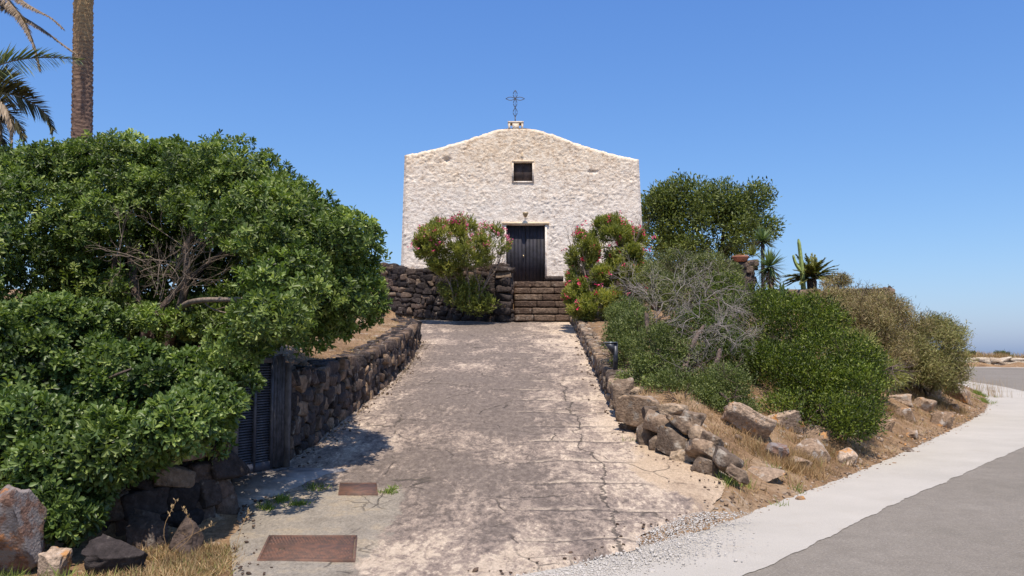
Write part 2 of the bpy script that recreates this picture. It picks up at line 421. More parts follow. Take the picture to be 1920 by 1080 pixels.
# ------------------------------------------------------------------ driveway
def drivemat():
    m, nt, b = newmat("old_concrete"); N = NB(nt); p = N.pos(); s = N.sep(p); x, y = s[0], s[1]
    warp = N.n("ShaderNodeVectorMath", operation='ADD')
    nc = N.n("ShaderNodeTexNoise"); N.link(p, nc.inputs["Vector"]); nc.inputs["Scale"].default_value = 1.3; nc.inputs["Detail"].default_value = 3.5
    sub = N.n("ShaderNodeVectorMath", operation='SCALE'); N.link(nc.outputs["Color"], sub.inputs[0]); sub.inputs["Scale"].default_value = .6
    N.link(p, warp.inputs[0]); N.link(sub.outputs[0], warp.inputs[1]); wp = warp.outputs[0]
    big = N.noise(p, .55, 4, .55)
    streak = N.noise(N.map(p, (1.5, .62, 1)), 1.7, 10, .74, .3)
    fine = N.noise(N.map(p, (1.3, .65, 1)), 11, 8, .72)
    grain = N.noise(N.map(p, (1.1, .6, 1)), 36, 6, .85)
    # where the dark wearing coat is left, lighter towards the right side and the foot
    a = N.math('ADD', N.math('MULTIPLY', streak, .62), N.math('MULTIPLY', fine, .52))
    a = N.math('ADD', a, N.math('MULTIPLY', N.math('SUBTRACT', big, .5), .5))
    side = N.smooth(x, .55, 1.9)
    cenm = N.math('MULTIPLY', N.math('MULTIPLY', N.smooth(x, -2.4, -1.2), N.math('SUBTRACT', 1.0, N.smooth(x, .0, .8))), N.smooth(y, 7.6, 9.6))
    a = N.math('SUBTRACT', a, N.math('MULTIPLY', cenm, .085))
    a = N.math('ADD', a, N.math('MULTIPLY', side, .11))
    foot = N.math('SUBTRACT', 1.0, N.smooth(y, 7.2, 8.9))
    a = N.math('ADD', a, N.math('MULTIPLY', foot, .07))
    dark = N.ramp(fine, [(.3, (.11, .088, .078)), (.55, (.20, .165, .142)), (.75, (.285, .24, .20))])
    mid = N.ramp(streak, [(.3, (.26, .205, .175)), (.7, (.38, .31, .255))])
    lite = N.ramp(fine, [(.3, (.42, .335, .26)), (.6, (.55, .455, .36)), (.8, (.64, .56, .46))])
    med = N.noise(N.map(p, (1.2, .6, 1)), 22, 6, .8)
    a = N.math('ADD', a, N.math('MULTIPLY', N.math('SUBTRACT', med, .5), .30))
    c = N.mix(N.smooth(a, .50, .62), dark, mid)
    c = N.mix(N.smooth(a, .615, .685), c, lite)
    # poured bands on the right: pale lips every metre
    bandm = N.math('MULTIPLY', N.smooth(N.math('ADD', x, N.math('MULTIPLY', fine, .5)), .2, .55), N.math('SUBTRACT', 1.0, N.smooth(x, 1.35, 1.7)))
    yy = N.math('ADD', N.math('MULTIPLY', y, 1.02), N.math('MULTIPLY', N.noise(p, 2.2, 6), .30))
    fr = N.math('FRACT', yy)
    lip = N.math('MULTIPLY', N.math('SUBTRACT', 1.0, N.smooth(fr, .03, .13)), bandm)
    lip = N.math('MULTIPLY', lip, N.smooth(N.noise(p, 4.2, 7), .42, .54))
    c = N.mix(N.math('MULTIPLY', lip, .7), c, (.52, .43, .34))
    gap = N.math('MULTIPLY', N.smooth(fr, .93, .97), bandm)
    c = N.mix(N.math('MULTIPLY', gap, .55), c, (.09, .075, .065))
    # sandy patch at the right foot
    sp = N.math('MULTIPLY', N.smooth(N.math('ADD', N.math('ADD', x, N.math('MULTIPLY', N.math('SUBTRACT', streak, .5), 1.2)), N.math('MULTIPLY', N.math('SUBTRACT', big, .5), 1.6)), 1.55, 1.75), N.math('SUBTRACT', 1.0, N.smooth(y, 11.6, 12.6)))
    c = N.mix(N.math('MULTIPLY', sp, .7), c, N.ramp(streak, [(.3, (.36, .265, .18)), (.7, (.52, .40, .28))]))
    # greyer smooth slab round the covers
    px_ = N.math('SUBTRACT', 1.0, N.smooth(N.math('ADD', x, N.math('MULTIPLY', N.math('SUBTRACT', streak, .5), 1.1)), -1.22, -1.12))
    pad = N.math('MULTIPLY', px_, N.math('SUBTRACT', 1.0, N.smooth(N.math('ADD', y, N.math('MULTIPLY', N.math('SUBTRACT', streak, .5), 1.0)), 9.4, 9.6)))
    pc = N.ramp(N.noise(p, 2.2, 8, .7), [(.3, (.19, .165, .135)), (.5, (.29, .26, .22)), (.7, (.38, .31, .22))])
    c = N.mix(pad, c, pc)
    # cracks
    v = N.vor(wp, .72); cr = N.math('SUBTRACT', 1.0, N.smooth(v, .002, .010))
    cr = N.math('MULTIPLY', cr, N.smooth(N.noise(p, 1.4, 5), .47, .60))
    cen = N.math('MULTIPLY', N.smooth(x, -2.2, -.9), N.math('SUBTRACT', 1.0, N.smooth(x, .2, .9)))
    v2 = N.vor(wp, 2.1); cr2 = N.math('SUBTRACT', 1.0, N.smooth(v2, .006, .022)); cr2 = N.math('MULTIPLY', cr2, N.smooth(N.noise(p, 1.1, 4), .56, .66))
    crk = N.math('MAXIMUM', cr, N.math('MULTIPLY', cr2, .7))
    jx = N.math('ABSOLUTE', N.math('ADD', N.math('SUBTRACT', x, .95), N.math('MULTIPLY', N.math('SUBTRACT', N.noise(N.map(p, (1, 1, 1)), .9, 7, .6), .5), 1.1)))
    jl = N.math('MULTIPLY', N.math('SUBTRACT', 1.0, N.smooth(jx, .006, .022)), N.math('SUBTRACT', 1.0, N.smooth(y, 15, 19)))
    crk = N.math('MAXIMUM', crk, jl)
    c = N.mix(N.math('MULTIPLY', crk, .75), c, (.07, .06, .05))
    c = N.mix(1, c, N.ramp(grain, [(.3, .6), (.5, 1.0), (.7, 1.4)]), 'MULTIPLY')
    spk = N.vor(p, 26, 'F1'); c = N.mix(N.math('MULTIPLY', N.math('SUBTRACT', 1.0, N.smooth(spk, .10, .17)), N.smooth(N.noise(p, 6, 3), .5, .6)), c, (.06, .05, .045))
    c = N.mix(1, c, (1.01, 1.0, .975), 'MULTIPLY')
    N.link(c, b.inputs["Base Color"]); b.inputs["Roughness"].default_value = .92; b.inputs["Specular IOR Level"].default_value = .2
    h = N.math('ADD', N.math('MULTIPLY', a, 1.4), N.math('MULTIPLY', grain, .35))
    h = N.math('SUBTRACT', h, N.math('MULTIPLY', crk, .8)); h = N.math('ADD', h, N.math('MULTIPLY', lip, .5)); h = N.math('SUBTRACT', h, N.math('MULTIPLY', gap, .6))
    N.bump(h, b, .85, .035)
    return m
M['drive'] = drivemat()
ys_ = np.r_[np.arange(4.0, 14, .07), np.arange(14, 28.3, .12)]
nc_ = 70
Yg = np.repeat(ys_[:, None], nc_, 1)
l, r = xL(ys_) - .0, xR(ys_) + .0
jit = sumsin(ys_[:, None], 11, .6) * .05 + sumsin(ys_[:, None], 12, .2) * .025
Xg = (l[:, None] + (r + jit * (ys_ < 9.6) - l)[:, None] * np.linspace(0, 1, nc_)[None])
Zg = zd(Yg) + .012 + (sumsin(np.c_[Xg.ravel(), Yg.ravel()], 5, 1.4).reshape(Xg.shape) * .018 + sumsin(np.c_[Xg.ravel(), Yg.ravel()], 6, .35).reshape(Xg.shape) * .006) * ss(Yg, 6, 8)
band = ((Yg * 1.02) % 1.0)
Zg += .02 * (1 - band) * ss(Xg, .3, .6) * (1 - ss(Xg, 1.4, 1.8)) * ss(Yg, 9, 10)
cols = np.arange(nc_)[None]
Zg -= (.035 * ss(cols, nc_ - 4, nc_ - 1) * (Yg < 9.7) + .03 * ss(-cols, -3, 0) * (Yg < 9.0)) 
Vd = np.c_[Xg.ravel(), Yg.ravel(), Zg.ravel()]
dr = mk("driveway", Vd, gridfaces(nc_, len(ys_)), M['drive'], smooth=True)
tag(dr, "cracked and patched concrete ramp leading up to the chapel", kind="structure")

# ------------------------------------------------------------------ road
def roadmat(name, stops, grain=(.62, 1.42), patch=.07):
    m, nt, b = newmat(name); N = NB(nt); p = N.pos()
    g = N.noise(p, 45, 6, .9); g2 = N.vor(p, 40, 'F1'); big = N.noise(p, .5, 5, .6); mid = N.noise(N.map(p, (1, 1, 1)), 4, 5, .6)
    c = N.ramp(big, stops)
    c = N.mix(1, c, N.ramp(g, [(.3, grain[0]), (.5, 1.0), (.7, grain[1])]), 'MULTIPLY')
    c = N.mix(1, c, N.ramp(mid, [(.3, 1 - patch), (.7, 1 + patch)]), 'MULTIPLY')
    spk = N.math('MULTIPLY', N.math('SUBTRACT', 1.0, N.smooth(g2, .12, .25)), .35)
    c = N.mix(spk, c, (.5, .47, .45))
    N.link(c, b.inputs["Base Color"]); b.inputs["Roughness"].default_value = .85; b.inputs["Specular IOR Level"].default_value = .3
    N.bump(N.math('ADD', g, g2), b, .5, .008)
    return m
M['asphalt'] = roadmat("asphalt", [(.3, (.175, .155, .125)), (.5, (.195, .172, .141)), (.7, (.215, .192, .16))])
def stripmat():
    m, nt, b = newmat("pale_concrete"); N = NB(nt); p = N.pos()
    g = N.noise(p, 80, 4, .75); big = N.noise(p, .7, 5, .6); st = N.noise(N.map(p, (1, 1, 1)), 9, 6, .7)
    c = N.ramp(big, [(.3, (.375, .35, .305)), (.7, (.445, .415, .365))])
    c = N.mix(1, c, N.ramp(g, [(.3, .8), (.5, 1.0), (.7, 1.15)]), 'MULTIPLY')
    c = N.mix(N.math('MULTIPLY', N.smooth(st, .6, .72), .5), c, (.40, .37, .34))
    c = N.mix(N.math('MULTIPLY', N.smooth(N.noise(p, 1.7, 8, .7), .56, .72), .30), c, (.30, .24, .18))
    N.link(c, b.inputs["Base Color"]); b.inputs["Roughness"].default_value = .9
    N.bump(N.math('ADD', g, st), b, .5, .01)
    return m
M['strip'] = stripmat()
def ribbon(a, b, na, n, zoff, zf, step=.25, jit=0, seed=0):
    """sheet between two plan polylines"""
    la = resample(a, np.linalg.norm(np.diff(a, axis=0), axis=1).sum() / na)[:na - 1]; lb = resample(b, np.linalg.norm(np.diff(b, axis=0), axis=1).sum() / na)[:na - 1]
    k = min(len(la), len(lb)); la, lb = la[:k], lb[:k]
    t = np.linspace(0, 1, n)
    Q = la[:, None] * (1 - t)[None, :, None] + lb[:, None] * t[None, :, None]
    z = zf(Q[..., 1]) + zoff
    return np.c_[Q.reshape(-1, 2), z.ravel()], gridfaces(n, k)
def seg_by_y(pl, y):   # keep polyline as is
    return pl
V, Fc = ribbon(strip_out, road_out, 260, 40, .004, zr)
road = mk("road", V, Fc[:, ::-1], M['asphalt'], smooth=True); tag(road, "grey asphalt road curving round behind the mound", kind="structure")
# jagged inner edge on the pale strip
ip = resample(inner, .06); tn = np.gradient(ip, axis=0); tn /= np.linalg.norm(tn, axis=1)[:, None]; nn = np.c_[-tn[:, 1], tn[:, 0]]
jt = sumsin(ip, 21, .8) * .05 + sumsin(ip, 22, .22) * .03
ip2 = ip + nn * (jt + .06)[:, None] + nn * (.35 * (1 - ss(ip[:, 1], 7.6, 9.0)))[:, None]
so_ = resample(strip_out, .06); k = len(ip2)
dq = ((ip2[::1, None] - smoothpl(resample(strip_out, .35), 0)[None]) ** 2).sum(2); near_i = dq.argmin(1); near_i = np.maximum.accumulate(near_i)
op = resample(strip_out, .35)[near_i]
w_ = np.ones(25) / 25.0
op = np.stack([np.convolve(np.pad(op[:, c], 12, mode='edge'), w_, 'valid') for c in (0, 1)], 1)
op = op + np.c_[np.zeros(len(op)), sumsin(op, 77, .9) * .035 + sumsin(op, 78, .22) * .015]
tt = np.r_[np.linspace(0, 1.0, 8)]
# carry the strip slightly under... (asphalt edge laid on top of it)
tt[-1] = 1.0
Q = ip2[:, None] * (1 - tt)[None, :, None] + (op + (op - ip2) * .06)[:, None] * tt[None, :, None]
V = np.c_[Q.reshape(-1, 2), (zr(Q[..., 1]) + .010).ravel()]
st = mk("road_edge_strip", V, gridfaces(len(tt), k)[:, ::-1], M['strip'], smooth=True); tag(st, "pale concrete strip along the inside of the bend", kind="structure")
# far pale verge strip
ro = road_out[(road_out[:, 1] > 30)]
ro = resample(ro, .5); tn = np.gradient(ro, axis=0); tn /= np.linalg.norm(tn, axis=1)[:, None]; nn = np.c_[tn[:, 1], -tn[:, 0]]
Q = np.stack([ro - nn * .25, ro + nn * 1.1], 1); V = np.c_[Q.reshape(-1, 2), (zr(Q[..., 1]) + .016).ravel()]
fs = mk("far_edge_strip", V, gridfaces(2, len(ro)), M['strip'], smooth=True); tag(fs, "pale strip along the far side of the road", kind="structure")

# ------------------------------------------------------------------ stones
def ico(sub):
    import bmesh
    bm = bmesh.new(); bmesh.ops.create_icosphere(bm, subdivisions=sub, radius=1.0)
    V = np.array([v.co[:] for v in bm.verts]); Fa = np.array([[v.index for v in f.verts] for f in bm.faces]); bm.free()
    return V, Fa
ICO = {k: ico(k) for k in (1, 2, 3, 4, 5)}
def stones(cs, dims, axes, sub=2, rough=.16, boxy=.55, seed=0, tints=None):
    """cs (n,3) centres, dims (n,3) half sizes, axes (n,3,3) rows = local axes"""
    r = np.random.default_rng(seed); U, Fa = ICO[sub]; n = len(cs)
    B = np.sign(U) * np.abs(U) ** boxy
    B = B / (np.abs(B) ** 6).sum(1)[:, None] ** (1 / 6.0)
    Q = np.repeat(B[None], n, 0)
    for f, a in ((1.4, rough), (3.0, rough * .5), (6.5, rough * .28)) + (((13, rough * .16), (27, rough * .08)) if sub >= 4 else ()):
        for _ in range(3):
            k = r.normal(size=(n, 3)) * f; ph = r.uniform(0, 6.28, (n, 1))
            s_ = np.sin(np.einsum('ij,nj->ni', U, k) + ph)
            Q = Q * (1 + a / 1.7 * s_[..., None])
    # chipped planes
    for _ in range(6 if sub >= 4 else 3):
        nrm = r.normal(size=(n, 3)); nrm /= np.linalg.norm(nrm, axis=1)[:, None]; off = r.uniform(.72, 1.0, (n, 1))
        d = np.einsum('nij,nj->ni', Q, nrm) - off
        Q = Q - np.clip(d, 0, 9)[..., None] * nrm[:, None]
    Q = Q * np.asarray(dims)[:, None]
    V = np.einsum('nij,njk->nik', Q, np.asarray(axes)) + np.asarray(cs)[:, None]
    off = (np.arange(n) * len(U))[:, None, None]
    FF = (Fa[None] + off).reshape(-1, 3)
    if tints is None: tints = r.uniform(0, 1, n) ** 1.2
    return V.reshape(-1, 3), FF, np.repeat(tints, len(U))
def randaxes(n, r, tilt=.15, yaw=None):
    a = r.uniform(0, 6.28, n) if yaw is None else yaw + r.normal(0, .08, n)
    X_ = np.c_[np.cos(a), np.sin(a), r.normal(0, tilt, n)]; X_ /= np.linalg.norm(X_, axis=1)[:, None]
    Zv = np.c_[r.normal(0, tilt, n), r.normal(0, tilt, n), np.ones(n)]
    Yv = np.cross(Zv, X_); Yv /= np.linalg.norm(Yv, axis=1)[:, None]; Zv = np.cross(X_, Yv)
    return np.stack([X_, Yv, Zv], 1)

def stone_wall(name, path, base, top, thick, size, label, mat, seed, side=1, cat="stone wall", both=False, flat=1.0, coremat=None):
    """dry-stone wall. path: plan polyline of the FACE; base/top: functions of the arc share 0..1 and point; side: which side the body lies on (+1 = left of travel)"""
    r = np.random.default_rng(seed)
    pl = resample(np.asarray(path, float), .05); s = np.r_[0, np.cumsum(np.linalg.norm(np.diff(pl, axis=0), axis=1))]; L = s[-1]
    tg = np.gradient(pl, axis=0); tg /= np.linalg.norm(tg, axis=1)[:, None]; nr = np.c_[-tg[:, 1], tg[:, 0]] * side
    cs, dm, ax = [], [], []
    def at(u):
        i = min(int(u / L * (len(pl) - 1)), len(pl) - 1); return pl[i], tg[i], nr[i]
    zrel = 0.0; row = 0
    maxh = max(top(u, at(u)[0]) - base(u, at(u)[0]) for u in np.linspace(0, L, 40))
    while zrel < maxh + .05:
        hgt = size(0)[1] * r.uniform(.75, 1.25); u = -r.uniform(0, .1); 
        while u < L:
            sz, sh = size(u / L); ww = sz * r.uniform(.55, 1.5); hh = min(sh, sh) * r.uniform(.8, 1.2)
            uc = u + ww / 2
            if uc < L:
                p, t_, n_ = at(uc); zb, zt = base(uc / L, p), top(uc / L, p)
                k = sh / size(0)[1]
                zz = zb + zrel * k + hh * .5
                if zz - hh * .45 < zt:
                    zz = min(zz, zt - hh * .32)
                    layers = [0] if thick < sz * .8 else [0, 1]
                    jx = r.uniform(-.02, .035)
                    a_ = math.atan2(t_[1], t_[0])
                    q = p + n_ * (sz * .28 + jx)
                    cs.append((q[0], q[1], zz)); dm.append((ww * .53, sz * .42, hh * .56)); ax.append(a_)
                    if zz > zt - hh * .9 or both:     # top: fill the width
                        kk = np.arange(sz * .75, thick, sz * .62)
                        for o_ in kk:
                            q = p + n_ * (sz * .28 + o_)
                            cs.append((q[0], q[1], zt - hh * .38 + r.uniform(-.03, .02))); dm.append((ww * .52, sz * .40, hh * .5)); ax.append(a_ + r.normal(0, .25))
            u += ww * .93
        zrel += hgt * .92; row += 1
    cs = np.array(cs); dm = np.array(dm); ax = np.array(ax)
    V, Fa, ti = stones(cs, dm, randaxes(len(cs), r, .10, ax), 2 if len(cs) > 500 else 3, .13, .5, seed)
    # core behind the face so that joints read dark earth
    us = np.linspace(0, 1, max(8, int(L / .3)))
    cv, cq = [], []
    for u in us:
        p, t_, n_ = at(min(u * L, L * .999)); zb, zt = base(u, p) - .15, top(u, p) - .07
        a_, b_ = p + n_ * size(u)[0] * .30, p + n_ * max(thick - .03, size(u)[0] * .5)
        cv += [(a_[0], a_[1], zb), (a_[0], a_[1], zt), (b_[0], b_[1], zt), (b_[0], b_[1], zb)]
    for i in range(len(us) - 1):
        for j in range(4): cq.append((i * 4 + j, i * 4 + (j + 1) % 4, i * 4 + 4 + (j + 1) % 4, i * 4 + 4 + j))
    cq += [(0, 3, 2, 1), ((len(us) - 1) * 4 + 0, (len(us) - 1) * 4 + 1, (len(us) - 1) * 4 + 2, (len(us) - 1) * 4 + 3)]
    nV = len(V); V = np.vstack([V, cv]); ti = np.r_[ti, np.zeros(len(cv))]
    o = mk(name, V, [Fa, np.array(cq) + nV], mat, tint=ti, smooth=True)
    tag(o, label, cat)
    try: o.data.shade_smooth()
    except Exception: pass
    return o

wl = Wedge[Wedge[:, 1] > 10.2]; wl = wl[np.argsort(-wl[:, 1])][:, :2]          # far -> near
wlx = np.vstack([(-3.35, 24.0), wl])
stone_wall("stone_wall", wlx[::-1], lambda u, p: float(zd(p[1])) - .03, lambda u, p: float(zd(p[1]) + hL(p[1])) + .03, .42, lambda u: (.23, .17),
           "long dark lava stone wall holding the bank on the left of the ramp", M['wallstone'], 31, side=1)
wf = Wedge[Wedge[:, 1] < 9.3]; wf = wf[np.argsort(wf[:, 1])][:, :2]
stone_wall("stone_wall", np.vstack([(-7.0, 7.62), wf]), lambda u, p: float(zd(p[1])) - .05, lambda u, p: float(zd(p[1]) + hL(p[1])) + .02, .4, lambda u: (.30, .22),
           "shaded low stone wall under the overhanging shrub left of the louvred door", M['basalt'], 32, side=1)  # darker stone used here to stand for the deep shade under the shrub
# right wall: small dark stones up the ramp, big boulders at the foot
rw = Redge[Redge[:, 1] > 12.3]; rw = rw[np.argsort(-rw[:, 1])][:, :2]
rtop = lambda u, p: float(zd(p[1])) + float(np.interp(p[1], [9.8, 10.3, 11, 13, 16, 27], [.14, .32, .42, .42, .38, .34]))
stone_wall("stone_wall", rw, lambda u, p: float(zd(p[1])) - .04, rtop, .40, lambda u: (float(np.interp(u, [0, .6, .78, .86, 1], [.20, .23, .26, .28, .30])), float(np.interp(u, [0, .6, .78, .86, 1], [.14, .15, .17, .18, .20]))),
           "long low stone kerb wall along the right side of the ramp", M['kerbstone'], 33, side=1)
# foot of that wall: single large field stones
rs_ = Redge[np.argsort(Redge[:, 1])]
def foot(px):
    pxs = [1135, 1165, 1215, 1290, 1362, 1400]; pys = [740, 790, 840, 872, 905, 918]
    by = float(np.interp(px, pxs, pys)); return by, G(px, by, fzd)[1]
cs, dm, ti_, ya = [], [], [], []
for (a, b_, w_, h_, t_, tl_) in ((1168, 735, 30, 50, .5, 0), (1192, 768, 56, 46, .75, .1), (1183, 812, 34, 44, .2, 0), (1172, 772, 26, 40, .3, 0), (1212, 812, 36, 50, .35, 0), (1244, 790, 66, 44, .62, .3), (1262, 766, 46, 28, .9, .1), (1284, 792, 50, 34, .55, .3),
        (1268, 824, 60, 40, .28, .35), (1234, 828, 30, 34, .4, 0), (1312, 812, 46, 30, .85, .5), (1322, 840, 46, 36, .7, .3), (1244, 850, 26, 28, .15, 0), (1281, 856, 48, 32, .95, .1), (1322, 872, 46, 30, .35, .2), (1360, 862, 52, 34, .3, .5), (1300, 838, 26, 26, .2, 0), (1222, 772, 30, 26, .25, 0), (1300, 780, 40, 24, .5, .2), (1384, 884, 36, 22, .5, .5), (1335, 822, 34, 22, .5, .4)):
    by, Yb = foot(a); Ys = Yb + .10 + .32 * max(0, (by - b_ - h_ / 2) / 60)
    b_ += 4; cs.append(P(a, b_, Ys)); dm.append((w_ * Ys / F / 2 * 1.2, w_ * Ys / F / 2 * 1.0, h_ * Ys / F / 2 * 1.08)); ti_.append(t_); ya.append((-.35 - tl_, tl_))
ax_ = []
for (yw, tl_) in ya:
    X_ = norm0(np.array((math.cos(yw), math.sin(yw), -tl_ * .9))); Z_ = np.array((tl_ * .9, 0, 1.0)); Y_ = norm0(np.cross(Z_, X_)); ax_.append((X_, Y_, np.cross(X_, Y_)))
V, Fa, ti = stones(np.array(cs), np.array(dm), np.array(ax_), 4, .13, .58, 333, np.array(ti_))
o = mk("stone_wall", V, Fa, M['kerbstone'], tint=ti, smooth=True); tag(o, "heap of large field stones ending the kerb wall at the foot of the ramp", "stone wall")
tlt = lambda u, p: float(np.interp(p[0], [-4.5, -3.9, -3.5, -1, 0], [4.78, 4.62, 4.50, 4.62, 4.62]))
stone_wall("stone_wall", TL, lambda u, p: 2.72 + .3 * float(ss(-p[0], 1, 4.5)), tlt, .45, lambda u: (.27, .17),
           "tall dark lava stone terrace wall between the left shrub and the steps", M['basalt'], 34, side=1)
stone_wall("stone_wall", TR, lambda u, p: 2.75, lambda u, p: 4.50, .45, lambda u: (.30, .20),
           "stone terrace wall right of the steps ending in the pot pillar", M['basalt'], 35, side=1)
stone_wall("stone_wall", np.array([(7.3, 25.62), (7.35, 26.6)]), lambda u, p: 3.0, lambda u, p: 4.48, .4, lambda u: (.30, .22), "short return of stone terrace wall beside the yuccas", M['basalt'], 36, side=1)
stone_wall("stone_wall", TLOW, lambda u, p: 2.2, lambda u, p: 3.60, .42, lambda u: (.42, .18),
           "long low stone wall below the cactus on the lower terrace", M['basalt'], 37, side=1)
stone_wall("stone_wall", np.array([(11.25, 25.2), (11.3, 31)]), lambda u, p: 1.6, lambda u, p: 3.60, .42, lambda u: (.42, .26),
           "right end of the lower terrace wall facing the road", M['basalt'], 38, side=1)
# low wall beyond the road
fw = ro + nn * 1.35
fw = fw[(fw[:, 0] > 14)]
fwm = rock_mat('far_wall_stone', [(0, (.33, .26, .19)), (.5, (.45, .37, .28)), (1, (.6, .52, .41))])
stone_wall("low_wall", fw, lambda u, p: float(zr(p[1])) - .05, lambda u, p: float(zr(p[1])) + .52, .35, lambda u: (.55, .24),
           "low pale stone wall along the far side of the road bend", fwm, 39, side=-1, cat="low wall")

# ------------------------------------------------------------------ rocks lying about
def rock(px, py, wpx, hpx, mat, label, seed, tint=.5, depth=1.0, yaw=0, sink=.3, sub=5, tilt=.15, cat="rock", group=None, rough=.2, boxy=.75):
    g = G(px, py + hpx / 2 - 2, fT)
    w_, h_ = wpx * g[1] / F / 2, hpx * g[1] / F / 2
    r = np.random.default_rng(seed)
    a = randaxes(1, r, tilt, np.array([yaw]))
    c = np.array([(g[0], g[1] + w_ * depth * .6, fT(g[0], g[1]) + h_ * (1 - sink))])
    V, Fa, ti = stones(c, np.array([(w_ * 1.05, w_ * depth, h_ * (1 + sink))]), a, sub, rough, boxy, seed, np.array([tint]))
    o = mk("rock", V, Fa, mat, tint=ti, smooth=True)
    tag(o, label, cat, group)
    return o
rock(-12, 1002, 120, 165, M['redrock'], "big reddish boulder at the left edge of the photo under the shrub", 50, .5, .9, .3, .15, rough=.2, boxy=.9)
rock(92, 1062, 42, 50, M['boulder'], "small pale rock beside the big reddish boulder", 51, .9)
rock(205, 1052, 100, 60, M['basalt'], "dark grey pitted rock in the shade left of the dry grass", 52, .25, .8, .4)
rock(268, 1000, 70, 56, M['basalt'], "brown shaded rock at the foot of the low wall", 53, .6)
rock(340, 1010, 44, 60, M['basalt'], "upright stone leaning at the foot of the low wall near the grass", 54, .7)
rock(1410, 802, 98, 38, M['boulder'], "large flat topped boulder under the round bush", 55, .75, .75, .15, .2, rough=.15, boxy=.6)
rock(1470, 790, 66, 30, M['boulder'], "pale tapered boulder just behind the large flat boulder", 56, .85, .8, -.3)
rock(1458, 850, 46, 32, M['redrock'], "rock with an orange lichen top amid the dry grass", 57, .6, .8, -.5)
rock(1524, 850, 62, 26, M['boulder'], "rounded pinkish rock in the middle of the dry verge", 58, .55)
rock(1590, 858, 36, 28, M['boulder'], "pale round rock at the verge below the dark bush", 59, 1.0)
rock(1535, 824, 60, 22, M['boulder'], "low brown rock under the edge of the dark bush", 60, .35)
rock(1430, 888, 84, 15, M['boulder'], "long grey slab sloping down at the end of the kerb wall", 61, .7, .6, -.55, .3, tilt=.05, boxy=.45)
rock(1500, 870, 40, 20, M['boulder'], "small low rock beside the pinkish rock", 62, .6)
for i, (a, b_, c_, d_, t_, lb) in enumerate([
    (1768, 790, 40, 32, .45, "brown rock on the bank nearest the road edge"),
    (1712, 818, 26, 16, .6, "small tan rock alone near the foot of the bank"),
    (1735, 762, 46, 24, .65, "pale flat rock in the middle of the bank"),
    (1700, 778, 40, 30, .4, "dark rock beside the dark bush on the bank"),
    (1690, 748, 50, 24, .8, "pale ledge of rock above the bank's dark rock"),
    (1752, 735, 34, 18, .6, "small rock under the grass at the top of the bank"),
    (1800, 738, 52, 42, .3, "dark brown rock below the scrub at the bend"),
    (1802, 704, 36, 38, .7, "upright tan rock at the corner of the bend"),
    (1790, 765, 30, 20, .55, "low rock between the corner rocks and the road"),
    (1660, 800, 40, 22, .5, "low rock at the right foot of the dark bush")]):
    rock(a, b_, c_ * .8, d_ * .75, M['boulder'], lb, 70 + i, t_, .8, rng.uniform(-1, 1), .5, 4, rough=.2, boxy=.65)

# gravel along the road edge and on the ramp
def pebbles(name, label, pts, size, mat, seed):
    r = np.random.default_rng(seed); n = len(pts); sz = size * r.lognormal(0, .45, n)
    V, Fa, ti = stones(pts, np.c_[sz, sz * r.uniform(.6, 1, n), sz * r.uniform(.4, .8, n)], randaxes(n, r, .3), 1, .15, .7, seed)
    o = mk(name, V, Fa, mat, tint=ti); tag(o, label, "gravel", kind="stuff"); return o
n = 1900
sel = rng.integers(0, int(len(ip) * .62), n); off = rng.normal(.10, .11, n)
pp = ip[sel] + np.c_[-np.gradient(ip, axis=0)[sel][:, 1], np.gradient(ip, axis=0)[sel][:, 0]] / .06 * off[:, None]
pz = T(pp[:, 0], pp[:, 1])
pebbles("gravel", "loose gravel along the edge of the pale strip", np.c_[pp, np.maximum(pz, zr(pp[:, 1])) + .008], .013, M['boulder'], 5)
n = 700
yy = rng.uniform(6.6, 24, n); sidep = rng.random(n) < .5
xx = np.where(sidep, xL(yy) + np.abs(rng.normal(0, .18, n)), xR(yy) - np.abs(rng.normal(0, .2, n)))
pebbles("gravel", "crumbs of stone and litter along the edges of the ramp", np.c_[xx, yy, zd(yy) + .022], .012, M['stepstone'], 6)
n = 1500
sx = rng.uniform(3, 15, n); sy = rng.uniform(9.5, 27, n); dd_ = pldist(sx, sy, innerc); ok = inpoly(sx, sy, hillpoly) & (dd_ < 2.6) & (sx > xR(sy) + .4)
sx, sy = sx[ok], sy[ok]
pebbles("gravel", "small stones scattered over the dry bank", np.c_[sx, sy, T(sx, sy) + .01], .03, M['boulder'], 8)

n = 6500; gy = rng.uniform(6.3, 8.7, n); gx = xR(gy) + rng.normal(.10, .22, n) + np.abs(rng.normal(0, .25, n)) * (gy < 8.0)
pebbles("gravel", "white gravel spread between the foot of the ramp and the pale strip", np.c_[gx, gy, np.maximum(zr(gy) + .014, zd(gy) - .01)], .0046, plain('white_gravel', (.46, .43, .39), .9, .18, 60), 9)

